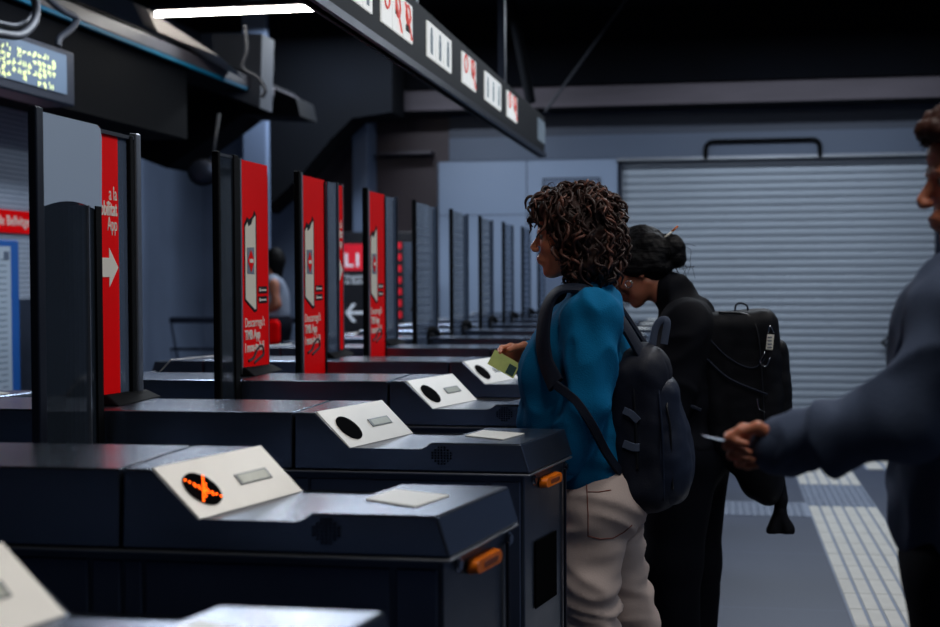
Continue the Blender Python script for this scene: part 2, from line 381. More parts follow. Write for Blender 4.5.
# ---------------------------------------------------------------- overhead sign beam
bX = -1.235; zT, zBt = 2.55, 2.26
sb = empty('overhead_sign_beam', (bX-.05, 5, zBt), label='long dark overhead sign beam with rows of small pictograms above the gates', cat='sign')
def L(p): return Vector(p)-Vector(sb.location)
e = atX(545, 117.4, bX); f_ = atX(544.4, 157.3, bX)
zT = e.z; zBt = f_.z; yE = (e.y+f_.y)/2
bm = bmesh.new(); l0 = L((bX-.05, 2.6, zBt)); l1 = L((bX, yE, zT)); bx(bm, l0.x, l1.x, l0.y, l1.y, l0.z, l1.z); bevel(bm, .008); link('beam_casing', bm, M['sign_black'], sb)
bm = bmesh.new(); bx(bm, l0.x+.02, l1.x+.01, l0.y, l1.y, l0.z-.0, l0.z+.03); link('lower_rail', bm, M['alu_dark'], sb)
for (xa, xb, kind, ntile) in ((340, 371.5, 'g', 3), (380, 411.6, 'r', 3), (426, 450.5, 'g', 3), (461, 475, 'r', 2), (483.8, 500, 'g', 3), (506, 516, 'r', 2), (537, 544, 'd', 2)):
    y0 = atX(xa, 60, bX).y; y1 = atX(xb, 60, bX).y
    zt0 = zBt+.32*(zT-zBt); zt1 = zBt+.84*(zT-zBt)
    if kind == 'd': zt0 += .0
    sgn = None
    w = (y1-y0)/ntile
    for t in range(ntile):
        a0 = y0+w*t+.006; a1 = y0+w*(t+1)-.006
        bm = bmesh.new(); q0 = L((bX, a0, zt0)); q1 = L((bX+.006, a1, zt1)); bx(bm, q0.x, q1.x, q0.y, q1.y, q0.z, q1.z)
        tile = link('pictogram_tile', bm, M['sign_white'] if kind != 'd' else M['sign_grey'], sb)
        cx_, cz = (q0.y+q1.y)/2, (q0.z+q1.z)/2; hw, hh = (q1.y-q0.y)/2, (q1.z-q0.z)/2; X_ = q1.x
        bm = bmesh.new()
        if kind == 'r':
            tube(bm, [(X_, cx_+hw*.45*math.cos(2*PI*q_/16), cz+hh*.35+hw*.45*math.sin(2*PI*q_/16)) for q_ in range(17)], .006, 5, False, 0)
            bx(bm, X_, X_+.002, cx_-hw*.5, cx_+hw*.5, cz-hh*(.1 if t == 1 else .55), cz+hh*(.12 if t == 1 else -.2), 1) if t else None
            if t:
                hexa(bm, [(X_+.002, cx_-hw*.8, cz+hh*.9), (X_+.002, cx_-hw*.5, cz+hh*.9), (X_+.002, cx_+hw*.9, cz-hh*.85), (X_+.002, cx_+hw*.6, cz-hh*.85)],
                     [(X_+.004, cx_-hw*.8, cz+hh*.9), (X_+.004, cx_-hw*.5, cz+hh*.9), (X_+.004, cx_+hw*.9, cz-hh*.85), (X_+.004, cx_+hw*.6, cz-hh*.85)], 0)
            link('pictogram', bm, [M['sign_red'], M['sign_black']], tile)
        else:
            disc(bm, (X_, cx_, cz+hh*.55), (0, 1, 0), (0, 0, 1), hw*.22, hw*.22, .002, 12)
            bx(bm, X_, X_+.002, cx_-hw*.3, cx_+hw*.3, cz-hh*.1, cz+hh*.38); bx(bm, X_, X_+.002, cx_-hw*.28, cx_-hw*.05, cz-hh*.75, cz-hh*.1); bx(bm, X_, X_+.002, cx_+hw*.05, cx_+hw*.28, cz-hh*.75, cz-hh*.1)
            link('pictogram', bm, M['sign_grey'], tile)
# hangers and struts above
for x, y, Y in ((477, 55, 8.3), (430, 12, 5.8)):
    p = at(x, y, Y); bm = bmesh.new(); q = L((bX-.03, p.y, zT)); bx(bm, q.x-.02, q.x+.02, q.y-.035, q.y+.035, q.z, 3.9-sb.location.z); link('hanger', bm, M['alu_dark'], sb)
def strut(name, a, b, r, label):
    bm = bmesh.new(); tube(bm, [a, b], r, 8); o = link(name, bm, M['sof'] if r > .03 else M['cable'], None, 60); return tag(o, label, 'strut')
strut('ceiling_strut', at(506, -25, 12.0), at(531, 103, 12.0), .045, 'thick dark diagonal strut coming down behind the overhead sign beam')
strut('ceiling_strut', at(640, -20, 12.6), at(545, 112, 12.6), .012, 'thin dark diagonal rod under the black ceiling, right of the thick strut')

# ---------------------------------------------------------------- lamps
def tube_lamp(pa, pb, label, name='ceiling_lamp', w=.09, emit=M['tube'], group=None):
    c = (Vector(pa)+Vector(pb))/2; d = Vector(pb)-Vector(pa); L_ = d.length; rz = math.atan2(d.y, d.x)
    t = empty(name, c, rz, label, 'lamp', group)
    box('housing', -L_/2-.03, L_/2+.03, -w/2, w/2, .012, .05, M['alu_dark'], t, .006)
    bm = bmesh.new(); tube(bm, [(-L_/2, 0, -.004), (L_/2, 0, -.004)], .015, 12); link('light_tube', bm, emit, t, 60)
    return t
pa = at(156, 12, 8.6); pb = at(322, 9, 8.6); pa.z = pb.z = (pa.z+pb.z)/2
tl = tube_lamp(pa, pb, 'bright white fluorescent tube lamp under the dark ceiling, above the red panels')
# sloped pale slab shaped like that lamp's light spill on the wall
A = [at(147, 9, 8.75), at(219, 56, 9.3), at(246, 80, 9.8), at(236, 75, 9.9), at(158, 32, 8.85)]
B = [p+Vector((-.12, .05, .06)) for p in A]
structure(loft('trim_light_spill', A, B, M['light_spill_pale']))

# ---------------------------------------------------------------- left wall: display board, red band, map
dp = empty('information_display', (-3.3, 6.2, 2.2), label='grey electronic information display hanging top left with rows of small yellow-green characters', cat='display')
D0 = atX(75, 107, -3.25); D1 = atX(75, 53, -3.25)
yR = D0.y; z0 = D0.z; z1 = D1.z; o_ = Vector(dp.location)
bm = bmesh.new(); bx(bm, -.12, .05-.0, 4.4-o_.y, yR-o_.y, z0-o_.z, z1-o_.z); bevel(bm, .01); link('casing', bm, M['alu_dark'], dp)
bm = bmesh.new(); bx(bm, .05, .056, 4.45-o_.y, yR-.1-o_.y, z0+.05-o_.z, z1-.03-o_.z); sc = link('screen', bm, M['screen'], dp)
rr = random.Random(3); bm = bmesh.new(); H_ = z1-z0-.1
for row in range(5):
    zc = z1-.065-H_*(row+.45)/5.6-o_.z; y = 4.6-o_.y
    while y < yR-.22-o_.y:
        if rr.random() < .8:
            for k in range(3):
                if rr.random() < .75:
                    yy = y+k*.012; zz = zc+rr.uniform(-.012, .012); s = rr.uniform(.004, .014)
                    bx(bm, .056, .058, yy, yy+.007, zz-s, zz+s)
            if rr.random() < .5: bx(bm, .056, .058, y, y+.03, zc-.004, zc+.003)
        y += .05
link('character_print', bm, M['dots'], sc)
for yh in (4.9, 5.9): box('hanger', -.08, 0, yh-o_.y, yh+.1-o_.y, z1-o_.z, 3.9-o_.z, M['alu_dark'], dp)
# cables looping above the display
def cable(name, pts, r, label):
    bm = bmesh.new(); tube(bm, curve(pts, 10), r, 8); return tag(link(name, bm, M['cable'], None, 60), label, 'cable')
cable('looped_cable', [atX(-5, 22, -3.1), atX(18, 25, -3.1), atX(34, 12, -3.1), atX(37, -8, -3.1)], .012, 'thin grey cable arching down behind the thicker loop above the display')
cable('looped_cable', [atX(-5, 33, -3.05), atX(20, 35, -3.05), atX(34, 22, -3.05), atX(36, 5, -3.05), atX(30, -10, -3.05)], .02, 'thick grey cable loop hanging over the electronic display')
cable('looped_cable', [atX(40, -8, -3.3), atX(62, 10, -3.3), atX(76, 18, -3.3), atX(72, 28, -3.3), atX(60, 38, -3.3), atX(58, 46, -3.3)], .018, 'black cable running from the ledge down to the right end of the display')
cable('hanging_cable', [at(245, 25, 8.9), at(247, 50, 8.9), at(243, 68, 8.9), at(258, 78, 8.9), at(265, 90, 8.9), at(262, 98, 8.9)], .013, 'dark cable hanging down the column under the tube lamp')
# wall band and map: on the tiled left wall
wx = FL+.012
b0 = atX(30, 212, wx); b1 = atX(30, 234, wx); yb_ = 8.15
rb = empty('line_name_band', (wx, 6.5, b1.z), label='red wall band with white station lettering on the tiled left wall', cat='sign')
o_ = Vector(rb.location)
bm = bmesh.new(); bx(bm, -.01, .012, -1.9, yb_-o_.y, 0, b0.z-b1.z); link('band', bm, M['red'], rb)
pe = atX(30, 224, wx)
text('lettering', 'Hospital de Bellvitge', .085, (.014, pe.y-o_.y-.03, (b0.z-b1.z)*.33), (0, 1, 0), (0, 0, 1), M['white'], rb, 'RIGHT')
# map poster
p1 = atX(19, 240, -4.05); p2 = atX(26, 376, -4.05)
mp_ = empty('map_board', (-4.05, p1.y, 0), label='blue-framed map board with a pale printed sheet at the left edge', cat='poster')
bm = bmesh.new(); bx(bm, -.08, 0, -1.6, 0, .35, p1.z); bevel(bm, .01); link('frame', bm, M['blue'], mp_)
bm = bmesh.new(); bx(bm, 0, .004, -1.5, -.11, .45, p1.z-.04); sheet = link('printed_sheet', bm, M['paper'], mp_)
bm = bmesh.new()
for i in range(26):
    z = p1.z-.12-i*.035; ln = rr.uniform(.06, .2); bx(bm, .004, .0055, -.16-ln, -.16, z, z+.006)
    if i % 3 == 0: bx(bm, .004, .0055, -.9, -.9+rr.uniform(.2, .5), z, z+.005)
bx(bm, .004, .0055, -.19, -.13, p1.z-.12, p1.z-.07)
link('print', bm, M['ink'], sheet)
structure(box('trim_24', FL, FL+.03, -3, 8.2, 0, 1.28, M['steel_dark']))      # dark dado
structure(box('wall_left_return', FL-1, FL, 8.2, 8.4, 0, 3.9, M['steel_dark']))
structure(box('wall_left_far', FL-1.2, FL-1, 8.2, YB, 0, 3.9, M['wall_blue']))

# L1 direction board and line board on the back wall
lb0 = at(342, 388-0, YB-.2); 
def flat_board(name, x0, x1, yt, yb, Y, m, label, cat):
    a = at(x0, yt, Y); b = at(x1, yb, Y)
    t = empty(name, ((a.x+b.x)/2, Y, b.z), label=label, cat=cat); w = (b.x-a.x)/2
    box('board', -w, w, 0, .04, 0, a.z-b.z, m, t, .004)
    for s_ in (-1, 1): box('post', s_*w*.7-.02, s_*w*.7+.02, .04, .08, -b.z, a.z-b.z-.02, M['alu_dark'], t)
    return t, w, a.z-b.z
t, w, h = flat_board('direction_board', 342, 392, 232, 331, YB-.62, M['l1'], 'black direction board reading L1 on red with a white arrow pointing left', 'sign')
u = 2*w/50
box('line_square', -w+.01, -w+u*25, -.004, 0, h-u*38, h-u*12, M['l1_red'], t)
text('line_number', 'L1', .18, (-w+.02, -.006, h-u*34), (1, 0, 0), (0, 0, 1), M['l1_white'], t, bold=True)
text('line_destination', 'Hospital\nde Bellvitge', .055, (-w+.025, -.004, h-u*46), (1, 0, 0), (0, 0, 1), M['l1_white'], t)
bm = bmesh.new(); zc = u*18; s = u
for q in ([(-w+3*s, zc), (-w+6*s, zc), (-w+14*s, zc+9*s), (-w+10*s, zc+9*s)], [(-w+3*s, zc), (-w+6*s, zc), (-w+14*s, zc-9*s), (-w+10*s, zc-9*s)], [(-w+5*s, zc-1.4*s), (-w+24*s, zc-1.4*s), (-w+24*s, zc+1.4*s), (-w+5*s, zc+1.4*s)]):
    hexa(bm, [(x, -.004, z) for x, z in q], [(x, 0, z) for x, z in q])
link('arrow', bm, M['l1_white'], t)
t, w, h = flat_board('line_board', 394, 416, 232, 324, YB-.62, M['l1'], 'narrow black station list board with red markers, right of the L1 direction board', 'sign')
bm = bmesh.new()
for i in range(7): bx(bm, -w+.01, -w+.07, -.004, 0, h-.16-i*.11, h-.1-i*.11)
link('marker_print', bm, M['l1_red'], t)
bm = bmesh.new()
for i in range(24): bx(bm, -w+.095, -w+.095+rr.uniform(.06, .11), -.004, 0, h-.12-i*.033, h-.108-i*.033)
link('station_list', bm, M['ink'], t)
# round convex mirror beyond the gates
p = at(203, 172, 9.0)
cm = empty('convex_mirror', p, label='round dull convex mirror hanging under the dark soffit left of the first phone poster', cat='mirror')
bm = bmesh.new(); bmesh.ops.create_uvsphere(bm, u_segments=24, v_segments=12, radius=.1)
for v in bm.verts: v.co = Vector((v.co.x, v.co.y*.35, v.co.z*.85))
link('mirror_dome', bm, M['alu_dark'], cm, 180)
bm = bmesh.new(); tube(bm, [(.1*math.cos(2*PI*k/24), 0, .085*math.sin(2*PI*k/24)) for k in range(25)], .01, 8, False); link('rim', bm, M['black'], cm, 180)
bm = bmesh.new(); tube(bm, [(.06, .02, .06), (.08, .1, .4)], .012, 8); link('bracket', bm, M['cable'], cm, 180)

# ---------------------------------------------------------------- ticket gates
GX = -1.51
def rot(p, s):            # s=-1 turns a point half a turn about the gate's middle
    return Vector((p[0]*s, p[1]*s, p[2]))
FY, BY = -.167, .167
ZH, ZP, ZL, ZB = 1.079, .991, 1.011, .942
def gate(y0, k):
    g = empty('ticket_gate', (GX, y0+.167, 0))
    # body: slanted ends in plan
    def plan(e, z, dy=.0):
        return [(-1.127-e+.0, -.160-dy, z), (1.062+e, -.160-dy, z), (1.127+e, .160+dy, z), (-1.062-e, .160+dy, z)]
    loft('cabinet_body', plan(-.004, .08), plan(-.004, ZB-.004), M['steel_dark'], g, .006)
    loft('plinth', plan(-.03, 0, -.02), plan(-.03, .08, -.02), M['black'], g)
    for s in (1, -1):
        for a, b in ((.534, .968), (.978, 1.05), (.436, .488), (.495, .528), (.0, .428), (-.428, -.006), (-.53, -.436), (-1.10, -.54)):
            p = [rot((x, y, z), s) for x, y, z in ((a, -.166, .12), (b, -.166, .12), (b, -.166, ZB-.022), (a, -.166, ZB-.022))]
            q = [rot((x, y, z), s) for x, y, z in ((a, -.158, .12), (b, -.158, .12), (b, -.158, ZB-.022), (a, -.158, ZB-.022))]
            loft('side_panel', p, q, M['body'], g, .003, 1)
    loft('lid_flange', plan(.012, ZB-.008, .018), plan(.012, ZB-.002, .018), M['alu'], g, .002, 1)
    # middle lid
    A = [(-.491, -.176, ZB), (-.491, .176, ZB), (-.491, BY, ZH), (-.491, FY, ZH)]
    B = [(.491, -.176, ZB), (.491, .176, ZB), (.491, BY, ZH), (.491, FY, ZH)]
    loft('centre_lid', A, B, M['steel'], g, .004)
    for s in (1, -1):
        prof = [(.497, ZB, 0), (.497, ZH, 0), (.548, ZH, .085), (.633, ZP, .085), (.813, ZP, .083), (.834, ZL, .08), (1.052, ZL, .068), (1.074, ZB, .066)]
        A = [rot((x, FY-.009*(ZH-z)/(ZH-ZB), z), s) for x, z, sh_ in prof]
        B = [rot((x+sh_, BY+.009*(ZH-z)/(ZH-ZB), z), s) for x, z, sh_ in prof]
        mod = loft('reader_module', A, B, M['steel'], g, .004)
        # satin plate on the slope
        O_ = Vector((.548, FY, ZH)); u = Vector((.085, 0, -.088)); v = Vector((.085, .334, 0)); n = u.cross(v).normalized()
        if n.z < 0: n = -n
        def pl(a, b, h=0): return rot(O_+u*a+v*b+n*h, s)
        loft('reader_plate', [pl(-.02, .004), pl(1.0, .004), pl(1.0, .996), pl(-.02, .996)], [pl(0, .01, .004), pl(.985, .01, .004), pl(.985, .99, .004), pl(0, .99, .004)], M['plate'], mod)
        # lower plate continuing onto the flat
        loft('lower_plate', [rot(q, s) for q in ((.634, FY+.001, ZP), (.812, FY+.001, ZP), (.84, -.03, ZP), (.717, BY-.004, ZP))], [rot(q, s) for q in ((.634, FY+.005, ZP+.003), (.806, FY+.005, ZP+.003), (.834, -.032, ZP+.003), (.717, BY-.006, ZP+.003))], M['steel'], mod)
        c = O_+u*.53+v*.21
        bm = bmesh.new(); disc(bm, rot(c+n*.0045, s), rot(u, s), rot(v, s), .037, .042, .002*(1), 40)
        dsp = link('status_display', bm, M['black_gloss'], mod)
        if k == 1 and s == 1:
            bm = bmesh.new(); ud = u.normalized(); vd = v.normalized()
            for a in range(-4, 5):
                for sg in (1, -1):
                    q = c+n*.0075+(Vector((1, 0, 0))*0)+ud*(a*.0066*.92)+vd*(a*sg*.0066)
                    bmesh.ops.create_icosphere(bm, subdivisions=1, radius=.002, matrix=Matrix.Translation(q))
                    if abs(a) < 3:
                        bmesh.ops.create_icosphere(bm, subdivisions=1, radius=.0018, matrix=Matrix.Translation(q+ud*.005-vd*.002*sg))
            link('cross_lights', bm, M['led'], mod)['label'] = 'glowing orange X of small lights'
        loft('lcd_screen', [pl(.42, .54, .003), pl(.62, .53, .003), pl(.62, .835, .003), pl(.42, .845, .003)], [pl(.42, .54, .006), pl(.62, .53, .006), pl(.62, .835, .006), pl(.42, .845, .006)], M['lcd_seg'], mod)
        lc = loft('lcd_face', [pl(.45, .56, .006), pl(.6, .553, .006), pl(.6, .815, .006), pl(.45, .822, .006)], [pl(.45, .56, .0068), pl(.6, .553, .0068), pl(.6, .815, .0068), pl(.45, .822, .0068)], M['lcd'], mod)
        # card pad on the raised end
        pd = [(.893, -.03), (.918, .093), (1.033, .035), (.998, -.098)]
        loft('card_pad', [rot((x, y, ZL), s) for x, y in pd], [rot((x, y, ZL+.003), s) for x, y in pd], M['pad'], mod, .001, 1)
        # speaker grille
        bm = bmesh.new()
        for i in range(7):
            for j in range(7):
                if (i-3)**2+(j-3)**2 < 12: disc(bm, rot((.84+i*.0075, FY-.0075, .962+j*.0065), s), (1, 0, 0), (0, 0, 1), .0024, .0024, .004, 8)
        link('speaker_grille', bm, M['black'], mod)
        # end face furniture: lamp, locks, window
        e0 = Vector((1.060, -.160, 0)); e1 = Vector((1.125, .160, 0)); ed = (e1-e0).normalized(); en = Vector((ed.y, -ed.x, 0))
        def ep(t, z, h=0): return rot(e0+ed*t+en*h+Vector((0, 0, z)), s)
        bm = bmesh.new(); A = []
        def stad(t0, t1, zc, r, h, n_=10):
            out = [ep(t1+r*math.cos(a), zc+r*math.sin(a), h) for a in [-PI/2+PI*i/n_ for i in range(n_+1)]]
            return out+[ep(t0-r*math.cos(a), zc-r*math.sin(a), h) for a in [-PI/2+PI*i/n_ for i in range(n_+1)]]
        hexa(bm, stad(.115, .225, .902, .0135, 0), stad(.118, .222, .902, .0115, .019)); bevel(bm, .002, 1)
        lamp = link('indicator_lamp', bm, M['amber'], g)
        bm = bmesh.new(); hexa(bm, stad(.145, .205, .902, .005, .019), stad(.145, .205, .902, .005, .0198)); link('lamp_recess', bm, M['amber_dark'], lamp)
        for t in (.065, .318):
            bm = bmesh.new(); disc(bm, ep(t, .915, .0), ep(1, 0)-ep(0, 0), Vector((0, 0, 1)), .009, .009, .006*(1), 16); disc(bm, ep(t, .915, -.004), ep(1, 0)-ep(0, 0), Vector((0, 0, 1)), .013, .013, .006, 16)
            link('lock', bm, M['chrome'], g)
        w0, w1, z0, z1 = .07, .235, .60, .765
        loft('inspection_window', [ep(w0, z0, 0), ep(w1, z0, 0), ep(w1, z1, 0), ep(w0, z1, 0)], [ep(w0, z0, .003), ep(w1, z0, .003), ep(w1, z1, .003), ep(w0, z1, .003)], M['black_gloss'], g, .0015, 1)
        bm = bmesh.new(); q = ep(.30, 0, .004); tube(bm, [(q.x, q.y, .1), (q.x, q.y, ZB-.03)], .004, 8); link('corner_trim', bm, M['alu_dark'], g, 60)
    return g
def copy_tree(o, parent=None):
    c = o.copy(); C.objects.link(c)
    if parent: c.parent = parent
    for ch in list(o.children): copy_tree(ch, c)
    return c

def face_poly(bm, pts, x, t=.0015, mi=0):     # pts in (y, z), facing +x
    hexa(bm, [(x, y, z) for y, z in pts], [(x+t, y, z) for y, z in pts], mi)
def phone_print(parent, y0, x):
    """printed phone, badges and lettering of the poster; y0 = left edge"""
    bm = bmesh.new(); yy = y0
    face_poly(bm, [(yy+.03, 1.585), (yy+.028, 1.33), (yy+.128, 1.288), (yy+.155, 1.292), (yy+.155, 1.62), (yy+.135, 1.635), (yy+.12, 1.617), (yy+.08, 1.603), (yy+.06, 1.61)], x)
    link('phone_outline', bm, M['sign_black'], parent)
    bm = bmesh.new(); face_poly(bm, [(yy+.034, 1.577), (yy+.034, 1.335), (yy+.128, 1.298), (yy+.14, 1.3), (yy+.14, 1.618), (yy+.118, 1.608), (yy+.1, 1.588), (yy+.066, 1.578), (yy+.058, 1.592)], x+.0015)
    link('phone_screen', bm, M['cream'], parent)
    bm = bmesh.new(); face_poly(bm, [(yy+.05, 1.42), (yy+.12, 1.418), (yy+.12, 1.51), (yy+.05, 1.508)], x+.003, mi=0); face_poly(bm, [(yy+.085, 1.425), (yy+.118, 1.463), (yy+.085, 1.50), (yy+.052, 1.463)], x+.0045, mi=1)
    face_poly(bm, [(yy+.066, 1.457), (yy+.104, 1.457), (yy+.104, 1.47), (yy+.066, 1.47)], x+.006, mi=2)
    link('diamond_mark', bm, [M['tactile_grey'], M['red'], M['white']], parent)
    bm = bmesh.new()
    for z in (1.352, 1.318):
        face_poly(bm, [(yy+.172, z), (yy+.262, z), (yy+.262, z+.024), (yy+.172, z+.024)], x)
        face_poly(bm, [(yy+.195, z+.008), (yy+.25, z+.008), (yy+.25, z+.014), (yy+.195, z+.014)], x+.0015, mi=1)
        face_poly(bm, [(yy+.178, z+.006), (yy+.19, z+.006), (yy+.19, z+.018), (yy+.178, z+.018)], x+.0015, mi=1)
    link('store_badges', bm, [M['sign_black'], M['white']], parent)
    for i, (s, b) in enumerate((("Descarrega't", 0), ("TMB App", 1), ("i mou-te b\u00e9!", 1))):
        text('lettering', s, .045, (x, yy+.028, 1.24-i*.042), (0, 1, 0), (0, 0, 1), M['white'], parent, bold=bool(b), sx=.9)
    bm = bmesh.new()
    tube(bm, curve([(x+.0005, yy+.06, 1.125), (x+.0005, yy+.11, 1.133), (x+.0005, yy+.15, 1.16), (x+.0005, yy+.2, 1.17), (x+.0005, yy+.215, 1.14), (x+.0005, yy+.16, 1.125), (x+.0005, yy+.12, 1.115)], 6), .005, 6)
    link('dark_scribble', bm, M['wall_brown'], parent)
def arrow_print(parent, yr, x):
    bm = bmesh.new(); face_poly(bm, [(yr-.17, 1.411), (yr-.06, 1.411), (yr-.06, 1.385), (yr-.005, 1.436), (yr-.06, 1.487), (yr-.06, 1.461), (yr-.17, 1.461)], x); link('arrow', bm, M['white'], parent)
    for i, s in enumerate(('a la', 'mobilitat', 'App')):
        text('lettering', s, .052, (x, yr-.008, 1.612-i*.04), (0, 1, 0), (0, 0, 1), M['white'], parent, 'RIGHT', bold=(i == 1), sx=.7)

def door_leaf(g, y0, y1, style):
    z0, z1 = .28, 1.795
    lf = box('door_leaf', -.006, .006, y0+.015, y1-.005, z0, z1-.012, M['glass'] if style in ('frost', 'clear') else (M['red'] if style in ('phone', 'phone2') else M['glass_grey']), g)
    bm = bmesh.new(); bx(bm, -.012, .01, y0, y0+(.036 if style == 'frost' else .022), z0-.03, z1); bevel(bm, .004); link('edge_post', bm, M['alu_dark'] if style == 'frost' else M['black'], g)
    if style in ('phone', 'phone2'):
        bm = bmesh.new(); bx(bm, .004, .012, y0+.022, y0+.04, z0, z1-.004); link('edge_trim', bm, M['alu'], g)
        bm = bmesh.new(); bx(bm, -.012, .01, y1-.012, y1+.006, z0, z1-.02); link('seal', bm, M['black'], g)
        phone_print(lf, y0+.04, .006)
    elif style == 'clear':
        bm = bmesh.new(); bx(bm, -.014, .012, y1-.05, y1-.005, z0, z1); bevel(bm, .003); link('edge_post', bm, M['black'], g)
        bm = bmesh.new(); bx(bm, -.008, .008, y0, y1, z1-.014, z1-.004); link('top_cap', bm, M['alu_dark'], g)
    elif style == 'frost':
        zb = 1.575; n = 10
        bot = [(y0+.02+(y1-y0-.03)*i/n, zb+.035*math.sin(PI*(i/n)*.75+.4)-.02) for i in range(n+1)]
        pts = bot+[(y1-.005, z1-.04), (y1-.012, z1-.018), (y1-.03, z1-.01), (y0+.02, z1-.01)]
        bm = bmesh.new(); face_poly(bm, pts, .0065, .002); link('frosted_band', bm, M['frost'], g)
        bm = bmesh.new(); bx(bm, -.014, .012, y1-.05, y1-.018, z0, zb+.01); link('inner_post', bm, M['black'], g)
        bm = bmesh.new(); bx(bm, -.014, .012, y1-.09, y1-.085, z0, zb+.01); link('inner_rail', bm, M['alu'], g)
    else:
        bm = bmesh.new()
        for i in range(13): bx(bm, .006, .0075, y0+.03, y1-.01, 1.12+i*.045, 1.124+i*.045)  # reflection of the roller shutter drawn as thin lines on the glass
        link('reflection_lines', bm, M['panel_mid'], g)
        bm = bmesh.new(); tube(bm, curve([(0, y1-.04, 1.05), (.0, y1-.05, 1.11), (.02, y1+.02, 1.125), (.03, y1+.1, 1.10)], 6), .018, 8); link('hinge_arm', bm, M['black'], g, 60)
def side_screen(g, y0, y1, style):
    z0, z1, xs = 1.085, 1.80, -.05
    bm = bmesh.new(); hexa(bm, [(xs-.05, y0-.01, ZH), (xs+.05, y0-.01, ZH), (xs+.05, y1+.02, ZH), (xs-.05, y1+.02, ZH)], [(xs-.02, y0, ZH+.028), (xs+.012, y0, ZH+.028), (xs+.012, y1+.0, ZH+.022), (xs-.02, y1+.0, ZH+.022)]); bevel(bm, .006); link('screen_foot', bm, M['black'], g)
    if style == 'phone':
        lf = box('side_screen', xs-.008, xs, y0+.006, y1, z0, z1, M['red'], g); phone_print(lf, y0+.006, xs)
        box('edge_trim', xs-.012, xs+.004, y0-.008, y0+.006, z0, z1+.004, M['alu'], g); box('edge_post', xs-.016, xs+.004, y0-.05, y0-.008, z0, z1, M['black'], g, .003)
        box('edge_trim', xs-.01, xs+.0, y1, y1+.008, z0, z1-.03, M['alu'], g)
    elif style == 'arrow':
        lf = box('side_screen', xs-.008, xs, y0, y1, z0, z1-.01, M['red'], g); arrow_print(lf, y1, xs)
        box('edge_trim', xs-.01, xs+.002, y1, y1+.012, z0, z1, M['alu'], g)
        box('glass_strip', xs+.012, xs+.018, y0, y0+.13, z0, z1-.01, M['glass_grey'], g)
        box('edge_post', xs, xs+.022, y0+.13, y0+.16, z0, z1-.005, M['alu_dark'], g, .003)
    elif style == 'arrow_posts':
        lf = box('side_screen', xs-.008, xs, -.20, .05, z0, z1-.02, M['red'], g); arrow_print(lf, .048, xs)
        box('glass_strip', xs-.006, xs-.001, .05, .11, z0, z1-.02, M['glass_grey'], g)
        box('edge_post', xs-.012, xs+.01, .108, .13, z0, z1-.01, M['black'], g, .003)
        box('edge_post', xs-.012, xs+.012, .145, .178, z0, z1, M['alu'], g, .005)
        box('top_cap', xs-.01, xs+.008, -.2, .17, z1-.02, z1-.01, M['alu_dark'], g)
    else:
        box('side_screen', xs-.008, xs, y0, y1, z0, z1-.01, M['glass_grey'], g)
        box('edge_post', xs-.012, xs+.006, y1, y1+.02, z0, z1, M['alu_dark'], g, .003)

LBL = {
 0: 'ticket gate cut off at the bottom left, only its pale plate and end showing',
 1: 'steel ticket gate with a glowing orange X on its pale sloped plate',
 2: 'steel ticket gate right behind the one with the orange X, frosted glass leaf at left',
 3: 'ticket gate carrying the large phone poster beside two slim black posts',
 4: 'ticket gate whose pale sloped plate is right behind the green card',
 5: 'ticket gate with the rightmost red phone poster, just left of the grey leaves',
 6: 'ticket gate with the first grey glass leaf right of the red posters',
 7: 'ticket gate with the second grey glass leaf right of the red posters',
 8: 'ticket gate with the third grey glass leaf right of the red posters',
 9: 'far ticket gate with the fourth grey glass leaf right of the red posters',
 10: 'far ticket gate with the fifth grey glass leaf right of the red posters',
 11: 'farthest ticket gate of the row, its leaf beside the curly-haired woman\'s nose',
}
base = gate(2.273, 1)
for k in range(12):
    if k == 1: g = base
    else:
        g = copy_tree(base); g.location = (GX, k+1.273+.167, 0)
        for p in list(g.children):
            for q in list(p.children):
                if q.name.startswith('cross_lights'): bpy.data.objects.remove(q)
    tag(g, LBL[k], 'ticket gate', 'row of ticket gates')
    if k >= 2:
        door_leaf(g, {3: -.355}.get(k, -.515), -.168, {2: 'frost', 3: 'clear', 4: 'phone', 5: 'phone2'}.get(k, 'glass'))
        side_screen(g, .012 if k != 2 else -.06, .30 if k != 2 else .2, {2: 'arrow_posts', 3: 'phone', 4: 'arrow'}.get(k, 'glass'))

